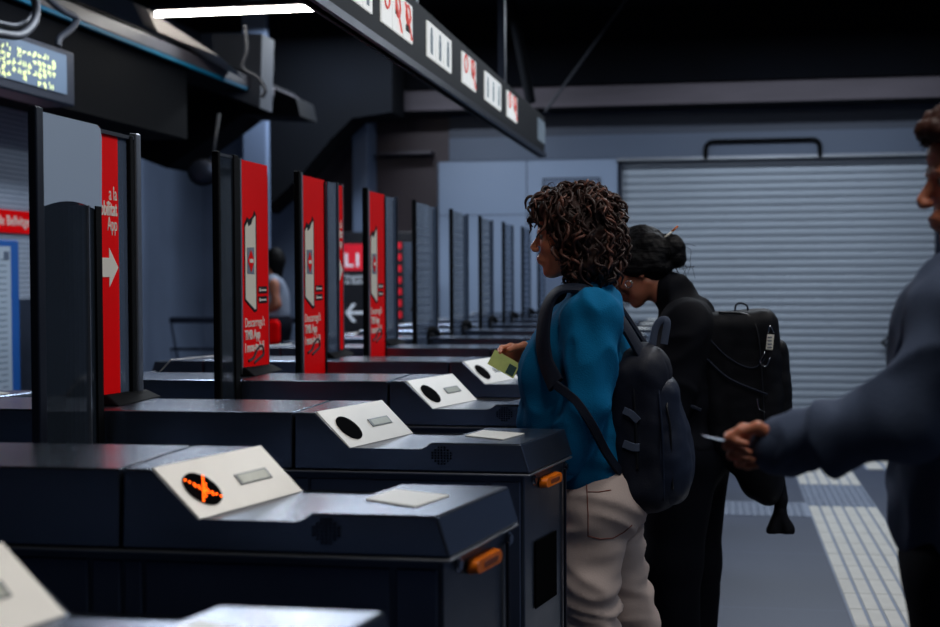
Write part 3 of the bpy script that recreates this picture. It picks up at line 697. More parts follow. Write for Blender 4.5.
# ---------------------------------------------------------------- people: one smooth surface each, from distance fields
def smin(a, b, k):
    h = np.clip(.5+.5*(b-a)/k, 0, 1); return b+(a-b)*h-k*h*(1-h)
class Field:
    """collects rounded cones, ellipsoids and rounded boxes, then meshes their smooth union"""
    def __init__(s, k=.02): s.p = []; s.k = k; s.cuts = []
    def cone(s, a, b, ra, rb=None, k=None): s.p.append(('c', Vector(a), Vector(b), ra, ra if rb is None else rb, k or s.k)); return s
    def chain(s, pts, rs, k=None):
        for i in range(len(pts)-1): s.cone(pts[i], pts[i+1], rs[i], rs[i+1], k)
        return s
    def ell(s, c, r, R=None, k=None): s.p.append(('e', Vector(c), r, R or Matrix.Identity(3), None, k or s.k)); return s
    def box(s, c, h, rr, R=None, k=None): s.p.append(('b', Vector(c), h, R or Matrix.Identity(3), rr, k or s.k)); return s
    def sub(s, c, r, R=None, k=.008): s.p.append(('s', Vector(c), r, R or Matrix.Identity(3), None, k)); return s
    def cut(s, p, n): s.cuts.append((Vector(p), Vector(n).normalized())); return s     # keeps the side n points away from
    def transform(s, f, Rm=None):
        q = []
        for t in s.p:
            if t[0] == 'c': q.append(('c', f(t[1]), f(t[2]))+t[3:])
            else: q.append((t[0], f(t[1]), t[2], (Rm @ t[3]) if Rm else t[3])+t[4:])
        s.p = q; return s
    def mesh(s, h, grow=0.0):
        lo = np.array([1e9]*3); hi = -lo
        for t in s.p:
            if t[0] == 's': continue
            if t[0] == 'c':
                for q, r in ((t[1], t[3]), (t[2], t[4])): lo = np.minimum(lo, np.array(q)-r); hi = np.maximum(hi, np.array(q)+r)
            else:
                r = max(t[2])*1.75 if t[0] == 'b' else max(t[2]); lo = np.minimum(lo, np.array(t[1])-r); hi = np.maximum(hi, np.array(t[1])+r)
        lo -= 3*h+grow+.01; hi += 3*h+grow+.01; n = np.ceil((hi-lo)/h).astype(int)+1
        ax = [lo[i]+h*np.arange(n[i]) for i in range(3)]
        D = np.full(n, .5, dtype=np.float32)
        for t in s.p:
            if t[0] == 'c': rr = max(t[3], t[4]); a_ = np.minimum(np.array(t[1]), np.array(t[2]))-rr; b_ = np.maximum(np.array(t[1]), np.array(t[2]))+rr
            else: rr = max(t[2])*(1.75 if t[0] == 'b' else 1); a_ = np.array(t[1])-rr; b_ = np.array(t[1])+rr
            mg = t[-1]+4*h+grow+.012
            i0 = np.maximum(((a_-mg-lo)/h).astype(int), 0); i1 = np.minimum(((b_+mg-lo)/h).astype(int)+2, n)
            sl = tuple(slice(i0[i], i1[i]) for i in range(3))
            X = ax[0][sl[0]][:, None, None]; Y = ax[1][sl[1]][None, :, None]; Z = ax[2][sl[2]][None, None, :]
            if t[0] == 'c':
                a, b, ra, rb = t[1], t[2], t[3], t[4]; d = b-a; L2 = max(d.length_squared, 1e-9)
                px, py, pz = X-a.x, Y-a.y, Z-a.z; u = np.clip((px*d.x+py*d.y+pz*d.z)/L2, 0, 1)
                v = np.sqrt((px-d.x*u)**2+(py-d.y*u)**2+(pz-d.z*u)**2)-(ra+(rb-ra)*u)
            else:
                R = t[3].transposed(); px, py, pz = X-t[1].x, Y-t[1].y, Z-t[1].z
                qx = R[0][0]*px+R[0][1]*py+R[0][2]*pz; qy = R[1][0]*px+R[1][1]*py+R[1][2]*pz; qz = R[2][0]*px+R[2][1]*py+R[2][2]*pz
                r = t[2]
                if t[0] in 'es':
                    k0 = np.sqrt((qx/r[0])**2+(qy/r[1])**2+(qz/r[2])**2); k1 = np.sqrt((qx/r[0]**2)**2+(qy/r[1]**2)**2+(qz/r[2]**2)**2)
                    v = k0*(k0-1)/np.maximum(k1, 1e-6)
                else:
                    rr = t[4]; ex = np.abs(qx)-r[0]+rr; ey = np.abs(qy)-r[1]+rr; ez = np.abs(qz)-r[2]+rr
                    v = np.sqrt(np.maximum(ex, 0)**2+np.maximum(ey, 0)**2+np.maximum(ez, 0)**2)+np.minimum(np.maximum(np.maximum(ex, ey), ez), 0)-rr
            if t[0] == 's': D[sl] = -smin(-D[sl], v, t[-1])
            else: D[sl] = smin(D[sl], v, t[-1])
        D -= grow
        for p, nn in s.cuts:
            v = (ax[0][:, None, None]-p.x)*nn.x+(ax[1][None, :, None]-p.y)*nn.y+(ax[2][None, None, :]-p.z)*nn.z
            D = np.maximum(D, v)
        return nets(D, lo, h)
def nets(D, lo, h):
    """naive surface nets"""
    n = D.shape; S = D < 0
    cnt = np.zeros([v-1 for v in n], dtype=np.int8)
    corners = [(i, j, k) for i in (0, 1) for j in (0, 1) for k in (0, 1)]
    def sh(A, c): return A[c[0]:n[0]-1+c[0], c[1]:n[1]-1+c[1], c[2]:n[2]-1+c[2]]
    for c in corners: cnt += sh(S, c)
    act = (cnt > 0) & (cnt < 8); idx = np.full(act.shape, -1, dtype=np.int64); cells = np.argwhere(act); idx[act] = np.arange(len(cells))
    pos = np.zeros((len(cells), 3)); wt = np.zeros(len(cells)); ci = cells
    vals = {c: D[ci[:, 0]+c[0], ci[:, 1]+c[1], ci[:, 2]+c[2]] for c in corners}
    for a in corners:
        for ax_ in range(3):
            if a[ax_]: continue
            b = list(a); b[ax_] = 1; b = tuple(b); va, vb = vals[a], vals[b]; cr = (va < 0) != (vb < 0)
            t = np.where(cr, va/np.where(cr, va-vb, 1), 0)
            q = np.tile(np.array(a, float), (len(ci), 1)); q[:, ax_] += t; pos[cr] += q[cr]; wt += cr
    pos = (pos/wt[:, None]+cells)*h+lo
    faces = []
    for ax_ in range(3):
        o = [(1, 2), (2, 0), (0, 1)][ax_]; sl0 = [slice(1, n[i]-1) for i in range(3)]; sl0[ax_] = slice(0, n[ax_]-1)
        sl1 = list(sl0); sl1[ax_] = slice(1, n[ax_]); A = S[tuple(sl0)]; B = S[tuple(sl1)]
        e = np.argwhere(A != B); off = np.array([1, 1, 1]); off[ax_] = 0; g = e+off; fl = A[tuple(e.T)]
        def cell(du, dv):
            q = g.copy(); q[:, o[0]] -= du; q[:, o[1]] -= dv; return idx[q[:, 0], q[:, 1], q[:, 2]]
        Q = np.stack([cell(0, 0), cell(1, 0), cell(1, 1), cell(0, 1)], 1); Q[~fl] = Q[~fl][:, ::-1]; faces.append(Q)
    return pos, np.concatenate(faces)
def relax(pos, faces, it=2, lam=.5):
    e = np.concatenate([faces[:, [0, 1]], faces[:, [1, 2]], faces[:, [2, 3]], faces[:, [3, 0]]]); e = np.concatenate([e, e[:, ::-1]])
    d = np.bincount(e[:, 0], minlength=len(pos)).astype(float); d[d == 0] = 1
    for _ in range(it):
        s = np.stack([np.bincount(e[:, 0], weights=pos[e[:, 1], i], minlength=len(pos)) for i in range(3)], 1)
        pos = pos+lam*(s/d[:, None]-pos)
    return pos
def make(name, parts, m, parent=None, it=2, disp=None):
    """parts: list of (pos, faces); disp(p, n) -> shift along the normal"""
    P = []; Fc = []; o = 0
    for pos, f in parts:
        pos = relax(pos, f, it); P.append(pos); Fc.append(f+o); o += len(pos)
    P = np.concatenate(P); Fc = np.concatenate(Fc)
    me = bpy.data.meshes.new(name); me.vertices.add(len(P)); me.vertices.foreach_set('co', P.astype(np.float32).ravel())
    me.loops.add(len(Fc)*4); me.loops.foreach_set('vertex_index', Fc.astype(np.int32).ravel()); me.polygons.add(len(Fc))
    me.polygons.foreach_set('loop_start', np.arange(0, len(Fc)*4, 4, dtype=np.int32)); me.update(calc_edges=True)
    me.polygons.foreach_set('use_smooth', np.ones(len(Fc), dtype=bool))
    if disp:
        nn = np.empty(len(P)*3, dtype=np.float32); me.vertex_normals.foreach_get('vector', nn); nn = nn.reshape(-1, 3)
        dd = np.array([disp(Vector(P[i]), nn[i]) for i in range(len(P))])
        me.vertices.foreach_set('co', (P+nn*dd[:, None]).astype(np.float32).ravel())
        me.update()
    me.materials.append(m); ob = bpy.data.objects.new(name, me); C.objects.link(ob)
    if parent: ob.parent = parent; ob.matrix_parent_inverse = Matrix.Translation(-Vector(parent.location))
    return ob
def adopt(o, parent):
    o.parent = parent; o.matrix_parent_inverse = Matrix.Translation(-Vector(parent.location)); return o

def skin_mat(name, rgb, lip):
    m = mat(name, rgb, .48, var=.1, vscale=9, bump=.03, bscale=160); b = m.node_tree.nodes['Principled BSDF']
    b.inputs['Subsurface Weight'].default_value = .12; b.inputs['Subsurface Radius'].default_value = (.02, .008, .004); b.inputs['Subsurface Scale'].default_value = .3
    return m
M['skin_a'] = skin_mat('skin_light_brown', (212, 132, 94), 0)
M['skin_b'] = skin_mat('skin_brown', (160, 98, 74), 0)
M['skin_c'] = skin_mat('skin_tan', (198, 122, 92), 0)
M['lips'] = mat('lips', (150, 70, 62), .4)
M['eye'] = mat('eye_white', (150, 140, 134), .3); M['iris'] = mat('iris_dark', (30, 22, 18), .15)
M['hair_a'] = mat('curly_brown_hair', (44, 26, 22), .55, var=.4, vscale=22, spec=.3)
M['hair_a2'] = mat('curly_brown_hair_light', (92, 58, 48), .5, var=.35, vscale=22, spec=.3)
M['hair_b'] = mat('black_hair', (5, 5, 8), .6, var=.2, vscale=20, spec=.12, bump=.4, bscale=30, stretch=(1, 2, 5))
M['hair_c'] = mat('short_brown_hair', (58, 30, 22), .6, var=.35, vscale=30, spec=.25)
M['knit'] = mat('blue_knit', (4, 98, 144), .9, var=.07, vscale=14, bump=.25, bscale=260, spec=.12)
M['jeans'] = mat('beige_trousers', (198, 180, 172), .85, var=.06, vscale=10, bump=.08, bscale=220)
M['seam'] = mat('seam_brown', (120, 62, 50), .8); M['shoe'] = mat('dark_shoe', (34, 34, 40), .6); M['shoe_w'] = mat('pale_shoe', (168, 168, 170), .6)
M['bag_navy'] = mat('navy_bag_cloth', (15, 20, 34), .6, spec=.22, var=.15, vscale=12, bump=.12, bscale=300)
M['bag_blue'] = mat('blue_grey_bag_cloth', (22, 31, 50), .5, spec=.3, var=.12, vscale=12, bump=.1, bscale=300)
M['bag_black'] = mat('black_bag_cloth', (8, 10, 17), .65, spec=.15, var=.2, vscale=10, bump=.14, bscale=260)
M['strap'] = mat('strap_webbing', (20, 27, 42), .7, spec=.2, bump=.2, bscale=240)
M['zip'] = mat('zip_black', (10, 12, 18), .4)
M['webbing'] = mat('grey_webbing', (70, 80, 100), .7, spec=.2)
M['jacket_b'] = mat('black_jacket', (9, 11, 18), .8, spec=.1, var=.2, vscale=8)
M['pants_b'] = mat('black_trousers', (7, 9, 17), .85, spec=.08, var=.2, vscale=8)
M['jacket_c'] = mat('grey_blue_jacket', (72, 84, 108), .85, spec=.15, var=.07, vscale=9, bump=.15, bscale=260)
M['pants_c'] = mat('dark_navy_trousers', (12, 15, 26), .85, spec=.1, var=.15, vscale=8)
M['card_green'] = mat('green_card', (206, 220, 128), .45, var=.12, vscale=30); M['card_dark'] = mat('card_dark_green', (26, 70, 66), .45)
M['card_blue'] = mat('pale_blue_card', (84, 104, 140), .4)

def N3(p, s, o=0): return noise.noise(Vector((p.x*s+o, p.y*s, p.z*s)))
def folds(amp=.006, s=9, zst=2.2, o=0):
    def f(p, n):
        q = Vector((p.x*s, p.y*s, p.z*s*zst)); w = noise.noise_vector(q*.4+Vector((o, 0, 0)))*1.4
        v = noise.noise(q+w+Vector((o, o, 0))); r = 1-abs(v)*2.6
        return amp*(max(r, -1))*.6+amp*.5*noise.noise(q*.5)
    return f
def head_field(f, Rm, female=True):
    """head in its own frame (forward = -x) placed by f"""
    F = Field(.014)
    F.ell((.016, 0, .036), (.095, .074, .084)).ell((-.03, 0, -.012), (.058, .062, .082), k=.03)
    F.ell((-.028, 0, -.07), (.05, .05, .036), k=.03).cone((-.066, .008, -.098), (-.066, -.008, -.098), .016, .016, .02)
    F.cone((.01, .05, -.06), (-.05, .022, -.098), .016, .012, .02).cone((.01, -.05, -.06), (-.05, -.022, -.098), .016, .012, .02)
    F.ell((-.055, 0, .045), (.035, .05, .03), k=.02)
    F.cone((-.083, -.034, .016), (-.083, .034, .016), .008, .008, .01)
    for s in (1, -1):
        F.ell((-.058, s*.038, -.022), (.026, .024, .022), k=.02); F.sub((-.1, s*.031, .002), (.013, .018, .0085), k=.012)
    F.cone((-.084, 0, .008), (-.107, 0, -.025), .0075, .0095, .012)
    for s in (1, -1): F.ell((-.102, s*.011, -.032), (.011, .007, .008), k=.006)
    F.ell((-.083, 0, -.06), (.014, .026, .016), k=.014)
    F.ell((-.093, 0, -.056), (.007, .02, .0045), k=.005).ell((-.0905, 0, -.067), (.007, .017, .0055), k=.005)
    for s in (1, -1):
        F.ell((.012, s*.077, -.006), (.017, .007, .03), Euler((0, .2, s*.35)).to_matrix(), .008); F.sub((.008, s*.084, -.002), (.008, .006, .016), k=.004)
        F.cone((.008, s*.072, -.03), (.008, s*.072, -.034), .006, .006, .008)
    return F.transform(f, Rm)
def eyes(f, Rm, parent, iris=M['iris']):
    for s in (1, -1):
        bm = bmesh.new(); bmesh.ops.create_uvsphere(bm, u_segments=20, v_segments=12, radius=.0114)
        for v in bm.verts: v.co = f(Rm.inverted() @ Vector((0, 0, 0))*0+v.co+Vector((-.0755, s*.031, .001)))
        o = link('eye', bm, M['eye'], None, 180); adopt(o, parent)
        bm = bmesh.new(); disc(bm, f(Vector((-.0878, s*.031, .001))), Rm @ Vector((0, 1, 0)), Rm @ Vector((0, 0, 1)), .0056, .0056, .001, 16)
        o2 = link('iris', bm, M['iris'], None); o2.parent = o; o2.matrix_parent_inverse = (o.matrix_parent_inverse).inverted() @ Matrix.Identity(4); o2.matrix_parent_inverse = Matrix.Identity(4)
        # eyelid crease and brow
        bm = bmesh.new(); tube(bm, [f(Vector((-.084, s*.014, .02))), f(Vector((-.086, s*.028, .025))), f(Vector((-.075, s*.046, .021)))], [.002, .0035, .002], 6); adopt(link('eyebrow', bm, M['hair_a'], None, 180), parent)
def hand_field(w, fwd, thumb, curl=(.5, .6, .4), spread=.1, tcurl=.4, size=1.0, fcurl=None, tl=0):
    """w wrist, fwd towards the fingers, thumb = side of the thumb"""
    x = Vector(fwd).normalized(); y = Vector(thumb); y = (y-x*y.dot(x)).normalized(); z = x.cross(y)      # back of the hand = z
    def g(a, b, c): return Vector(w)+(x*a+y*b+z*c)*size
    F = Field(.007*size)
    F.cone(g(-.05, 0, 0), g(.0, 0, 0), .026*size, .023*size, .02)
    F.cone(g(0, .012, 0), g(.078, .026, .002), .017*size, .0125*size, .014); F.cone(g(0, 0, 0), g(.082, .006, .003), .018*size, .0128*size, .014)
    F.cone(g(0, -.008, 0), g(.078, -.014, .002), .017*size, .0122*size, .014); F.cone(g(0, -.014, 0), g(.07, -.031, -.001), .015*size, .0112*size, .014)
    tips = []
    for i in range(4):
        c = (fcurl[i] if fcurl else curl); a = 0; L_ = [(.040, .025, .021), (.044, .028, .022), (.041, .026, .021), (.032, .020, .019)][i]
        base = g(*[(.080, .027, .001), (.085, .007, .003), (.081, -.013, .001), (.072, -.031, -.002)][i]); p = base; r = [.0088, .0092, .0086, .0078][i]*size
        for j in range(3):
            a += c[j]; yy = spread*(1.5-i)*.5
            d = (x*math.cos(a)-z*math.sin(a)+y*yy*(1-.5*a)).normalized(); q = p+d*L_[j]*size; F.cone(p, q, r, r*.9, .005); p = q; r *= .92
        tips.append(p)
    t0 = g(.012, .022, -.012); t1 = g(.045, .046, -.022); a = tcurl
    d = (x*math.cos(a)-z*math.sin(a)*.8-y*math.sin(a)*.35).normalized(); t2 = t1+d*.034*size
    d2 = (x*math.cos(a*1.5)-z*math.sin(a*1.2)*.8-y*math.sin(a*1.5)*.5).normalized(); t3 = t2+d2*.026*size
    F.cone(t0, t1, .0165*size, .0125*size, .012); F.cone(t1, t2, .0118*size, .0102*size, .005); F.cone(t2, t3, .0102*size, .0085*size, .005)
    return F, tips, t3
def shoe(name, p, fwd, m, parent):
    x = Vector(fwd).normalized(); y = Vector((0, 0, 1)).cross(x); R = Matrix((x, y, Vector((0, 0, 1)))).transposed(); p = Vector((p[0], p[1], 0))
    F = Field(.02); F.ell(p-x*.05+Vector((0, 0, .045)), (.05, .038, .045), R).ell(p+x*.06+Vector((0, 0, .032)), (.085, .042, .032), R).ell(p+x*.11+Vector((0, 0, .028)), (.06, .045, .028), R).cone(p-x*.04+Vector((0, 0, .06)), p-x*.04+Vector((0, 0, .1)), .042, .044)
    F.cut(p+Vector((0, 0, .003)), (0, 0, -1)); return make(name, [F.mesh(.006)], m, parent)
def rig(locs):
    """head placement: origin, yaw (0 faces -x), pitch (nose down), roll"""
    o, yaw, pitch, roll, sc = locs
    R = Matrix.Rotation(yaw, 3, 'Z') @ Matrix.Rotation(-pitch, 3, 'Y') @ Matrix.Rotation(roll, 3, 'X')
    return (lambda v: Vector(o)+R @ (Vector(v)*sc)), R

# ============ woman in the blue jumper ============
YW = 3.93
W = empty('person', (at(590, 400, YW).x, YW, 0), label='woman with curly brown hair, blue jumper and beige trousers, holding a green card', cat='person')
hf, HR = rig((at(571, 236, YW), .10, .05, 0, 1.0))
def w(x, y, dy=0): return at(x, y, YW+dy)
neck = w(594, 288)
shn, shf = w(592, 318, -.17), w(592, 314, .17)      # near and far shoulder
eln, wrn = w(588, 402, -.215), w(562, 462, -.19)
elf, wrf = w(572, 392, .20), w(534, 357, .17)
chest = w(572, 350); belly = w(570, 420); hip = w(600, 490); 
def w_torso(F, g=0):
    F.k = .05
    F.cone(w(592, 318, -.11), w(592, 316, .11), .075, .075, .05)
    F.ell(w(583, 355), (.135, .19, .15)).ell(w(581, 412), (.135, .185, .16)).ell(w(590, 462), (.13, .185, .13))
    F.ell(w(547, 374, -.07), (.068, .075, .08), k=.05).ell(w(547, 372, .08), (.068, .075, .08), k=.05).ell(w(563, 420), (.115, .15, .09), k=.06)
    return F
def w_legs(F):
    F.k = .04
    F.ell(w(598, 490), (.135, .185, .12)).ell(w(612, 500, -.08), (.1, .09, .1)).ell(w(612, 500, .08), (.1, .09, .1))
    kn = w(592, 585, -.09); an = w(600, 742, -.09); F.cone(w(592, 505, -.085), kn, .103, .073); F.cone(kn, an, .073, .053)
    kf = w(622, 590, .09); af = w(672, 722, .09); F.cone(w(606, 505, .085), kf, .1, .072); F.cone(kf, af, .072, .052)
    return an, af
body = Field(.03)
w_torso(body); an, af = w_legs(body)
body.cone(w(592, 300), w(583, 262), .058, .052, .03)
body.chain([shn, eln, wrn], [.046, .037, .026], .02); body.chain([shf, elf, wrf], [.046, .037, .026], .02)
parts = [body.mesh(.011, grow=-.02)]
parts.append(head_field(hf, HR).cone(hf((.018, 0, -.06)), hf((.045, 0, -.15)), .05, .056, .02).mesh(.0032))
hw = w(531, 356, .165); hd = (w(505, 354, .12)-hw)
HF, tips, tt = hand_field(hw, hd, (0.25, -.35, .9), fcurl=[(.45, .5, .3), (.5, .55, .3), (.6, .6, .4), (.7, .6, .4)], tcurl=.35, size=.93)
parts.append(HF.mesh(.0023))
HN, _, _ = hand_field(wrn, w(546, 487, -.2)-wrn, (-1, .3, .3), (.35, .4, .3), tcurl=.3, size=.93); parts.append(HN.mesh(.003))
make('body', parts, M['skin_a'], W, 1)
eyes(hf, HR, W)
bm = bmesh.new(); tube(bm, [hf((-.092, -.016, -.0615)), hf((-.0975, 0, -.0615)), hf((-.092, .016, -.0615))], .003, 6); adopt(link('lips', bm, M['lips'], None, 180), W)
sw = Field(.05); w_torso(sw); sw.k = .04
sw.chain([shn, eln, wrn+(eln-wrn)*.08], [.074, .064, .048], .012); sw.chain([shf, elf, wrf+(elf-wrf)*.02], [.074, .06, .040], .03)
sw.cone(w(594, 302), w(592, 296), .07, .066, .03)
sw.cut(w(590, 497), Vector((-.25, 0, -1)))
make('jumper', [sw.mesh(.0085, grow=.002)], M['knit'], W, 3, folds(.017, 9, .8, 3))
for p, q, r in ((wrf, elf, .042), (wrn, eln, .046)):
    d = (q-p).normalized(); F = Field(.01); F.cone(p+d*-.012, p+d*.04, r, r+.003); make('ribbed_cuff', [F.mesh(.004)], M['knit'], W)
jn = Field(.04); w_legs(jn); jn.cut(w(590, 452), (0.1, 0, 1)); jn.cut((0, 0, .06), (0, 0, -1))
def jf(p, n):
    q = Vector((p.x*5, p.y*5, p.z*13)); wv = noise.noise_vector(q*.35); v = noise.noise(q+wv*1.8+Vector((4, 9, 0)))
    low = min(1, max(0, (.85-p.z)/.35)); return (.013*(1-abs(v)*3)+.004*noise.noise(q*2))*(.35+.65*low)
jo = make('trousers', [jn.mesh(.009, grow=.0)], M['jeans'], W, 3, jf)
bm = bmesh.new()
pk = []
for a, b in ((588, 452), (590, 470), (592, 500), (604, 516), (618, 522)): pk.append(w(a, b, -.19)+Vector((0, 0, 0)))
shoe('shoe', an, (-1, .05, 0), M['shoe_w'], W); shoe('shoe', af, (-1, -.1, 0), M['shoe_w'], W)
# hair: a curly mass
hr = Field(.03)
def h(a, b, c): return hf((a, b, c))
hr.ell(h(.03, 0, .05), (.105, .105, .085)).ell(h(.045, 0, -.015), (.09, .115, .09)).ell(h(.045, 0, -.075), (.075, .105, .065)).ell(h(-.035, 0, .075), (.06, .085, .045))
hr.ell(h(-.02, .07, .035), (.045, .03, .05)).ell(h(-.02, -.07, .035), (.045, .03, .05)).ell(h(.09, 0, -.04), (.045, .08, .07))
def hd_(p, n):
    q = p*26; return .011*noise.noise(q+noise.noise_vector(q*.6)*1.2)+.006*noise.noise(p*60)
hair = make('curly_hair', [hr.mesh(.005)], M['hair_a'], W, 1, hd_)
rr = random.Random(11); hm = hair.data; bmA = bmesh.new(); bmB = bmesh.new(); nv = len(hm.vertices)
ctr = h(.03, 0, .0)
cnt = 0
while cnt < 430:
    v = hm.vertices[rr.randrange(nv)]; p = v.co.copy(); n_ = v.normal.copy(); lc = HR.inverted() @ (p-hf((0, 0, 0)))
    if lc.x < -.048+max(0, -lc.z)*.35 and lc.z < .05: continue
    cnt += 1
    L_ = rr.uniform(.05, .10); R_ = rr.uniform(.006, .013); tn = rr.uniform(.8, 1.7); ph = rr.uniform(0, 6.3); hand_ = rr.choice((1, -1))
    down = Vector((0, 0, -1))+Vector((rr.uniform(-.5, .5), rr.uniform(-.5, .5), rr.uniform(-.2, .3))); d = (down-n_*down.dot(n_)); 
    if d.length < .15: d = n_.orthogonal()
    d.normalize(); s_ = d.cross(n_); pts = []; ns = 14
    for i in range(ns):
        t = i/(ns-1); out = .003+.008*math.sin(PI*t)-(.004 if t > .8 else 0)
        c_ = p+d*L_*(t-.3)+n_*(out); a = ph+hand_*tn*2*PI*t
        pts.append(c_+(n_*math.cos(a)+s_*math.sin(a))*R_*(.6+.4*math.sin(PI*t)))
    tube(bmB if rr.random() < .28 else bmA, pts, [.0012+.0036*math.sin(PI*(i+.5)/ns) for i in range(ns)], 5, False)
for i in range(120):    # flyaway rim
    v = hm.vertices[rr.randrange(nv)]; p = v.co.copy(); lc = HR.inverted() @ (p-hf((0, 0, 0)))
    if lc.x < -.06 and lc.z < .06: continue
    n_ = v.normal.copy(); s_ = n_.orthogonal(); a0 = rr.uniform(0, 6.3); s_ = (s_*math.cos(a0)+n_.cross(s_)*math.sin(a0))
    tube(bmA, [p, p+n_*.014+s_*.004, p+n_*.02+s_*.014, p+n_*.014+s_*.024, p+n_*.004+s_*.022], [.0015, .0013, .0011, .0009, .0006], 4, False)
adopt(link('hair_curls', bmA, M['hair_a'], None, 180), W); adopt(link('hair_curls', bmB, M['hair_a2'], None, 180), W)['label'] = 'lighter reddish strands'

# green card in her hand
ct = w(500, 357, .12); u_ = (w(524, 376, .13)-w(498, 352, .10)).normalized(); v_ = Vector((-.05, -.75, .6)); v_ = (v_-u_*v_.dot(u_)).normalized(); n_ = u_.cross(v_)
def slab(name, c, u, v, n, a, b, t, m, parent=None):
    A = [c+u*i*a/2+v*j*b/2-n*t/2 for i, j in ((-1, -1), (1, -1), (1, 1), (-1, 1))]; o = loft(name, A, [p+n*t for p in A], m, None, 0)
    if parent: adopt(o, parent)
    return o
cc = w(504, 364, .04); u_ = (w(520, 374, .05)-w(490, 357, .03)).normalized(); v_ = Vector((.0, .28, .96)); v_ = (v_-u_*v_.dot(u_)).normalized(); n_ = u_.cross(v_)
gc = slab('travel_card', cc, u_, v_, n_, .085, .048, .0022, M['card_green']); tag(gc, 'creased green and yellow ticket card pinched in the hand of the woman in blue', 'card')
o = slab('dark_strip', cc+u_*.026-v_*.006-n_*.0017*(1 if n_.y > 0 else -1), u_, v_, n_, .024, .03, .0012, M['card_dark']); o.parent = gc

# seams of the trousers follow the cloth
from mathutils.bvhtree import BVHTree
bt = BVHTree.FromPolygons([v_.co.copy() for v_ in jo.data.vertices], [tuple(p_.vertices) for p_ in jo.data.polygons])
for pl in ([(586, 470), (587, 491), (588, 514), (588, 536)], [(588, 492), (599, 492), (611, 490)], [(588, 536), (600, 539), (613, 538), (624, 532), (632, 525)]):
    pts = []
    for a, b_ in zip(pl[:-1], pl[1:]):
        for t in (0, .25, .5, .75): pts.append((a[0]+(b_[0]-a[0])*t, a[1]+(b_[1]-a[1])*t))
    q = []
    for x, y in pts+[pl[-1]]:
        hit = bt.ray_cast(cO, _ray(x, y).normalized())
        if hit[0]: q.append(hit[0]+hit[1]*.0005)
    if len(q) > 2:
        bm = bmesh.new(); tube(bm, q, .0016, 5); adopt(link('pocket_seam', bm, M['seam'], None, 180), W)
# her backpack
BP = empty('backpack', (at(655, 430, YW).x, YW, at(655, 512, YW).z), label='navy backpack with padded straps worn by the woman in the blue jumper', cat='backpack')
ax_u = (w(640, 345)-w(648, 505)).normalized()    # up along the pack
ax_o = (Vector((1, 0, 0))-ax_u*ax_u.x).normalized(); ax_y = Vector((0, 1, 0)); RB = Matrix((ax_o, ax_y, ax_u)).transposed()
cB = w(646, 426)
def b(o_, y_, u__): return cB+ax_o*o_+ax_y*y_+ax_u*u__
F = Field(.03); F.box(b(-.015, 0, -.01), (.085, .145, .215), .06, RB).ell(b(-.005, 0, .165), (.075, .13, .07), RB, .04).ell(b(-.01, 0, -.17), (.09, .14, .07), RB, .04)
def bd(p, n): return .006*noise.noise(Vector((p.x*14, p.y*8, p.z*9)))+.003*noise.noise(p*30)
make('main_compartment', [F.mesh(.0075)], M['bag_navy'], BP, 2, bd)
F = Field(.04); F.box(b(.048, 0, -.035), (.05, .128, .175), .049, RB).ell(b(.066, 0, -.08), (.06, .12, .11), RB, .06)
make('front_pocket', [F.mesh(.006)], M['bag_blue'], BP, 2, bd)
F = Field(.03); F.box(b(.03, 0, .13), (.045, .112, .075), .044, RB); make('upper_pocket', [F.mesh(.006)], M['bag_navy'], BP, 2, bd)
def bagtube(name, pts, r, m=M['zip'], n=8): 
    bm = bmesh.new(); tube(bm, curve(pts, n), r, 6); return adopt(link(name, bm, m, None, 180), BP)
for s in (-1, 1):
    bagtube('zip', [b(-.02, s*.146, -.1), b(-.02, s*.147, .05), b(-.02, s*.138, .14), b(-.015, s*.1, .205), b(-.01, s*.02, .232)], .004)
    bagtube('zip', [b(.07, s*.13, -.16), b(.072, s*.13, 0), b(.066, s*.12, .07), b(.09, s*.06, .105)], .0035)
    bagtube('piping', [b(.045, s*.135, -.19), b(.05, s*.138, -.02), b(.045, s*.125, .12), b(.04, s*.08, .19)], .0035, M['bag_blue'])
    bm = bmesh.new(); pts = curve([b(-.055, s*.146, -.03), b(-.03, s*.152, -.04), b(-.012, s*.150, -.042)], 6); ribbon(bm, pts, [ax_y*s]*len(pts), .022, .004); adopt(link('side_strap', bm, M['webbing'], None), BP)
    bm = bmesh.new(); pts = curve([b(-.05, s*.148, .06), b(-.03, s*.152, .05), b(-.012, s*.150, .03)], 6); ribbon(bm, pts, [ax_y*s]*len(pts), .02, .004); adopt(link('side_strap', bm, M['webbing'], None), BP)
bm = bmesh.new(); pts = curve([w(648, 352, -.02), w(654, 330, -.03), w(661, 317, -.03), w(669, 322, -.03), w(667, 345, -.03)], 8); ribbon(bm, pts, [ax_y]*len(pts), .004, .024); 
pts2 = curve([w(652, 348, 0), w(655, 330, 0), w(660, 321, 0), w(667, 322, 0), w(664, 344, 0)], 8)
bm.free(); bm = bmesh.new(); ribbon(bm, pts2, [Vector((.15, -1, .1))]*len(pts2), .02, .008); adopt(link('grab_handle', bm, M['webbing'], None, 50), BP)
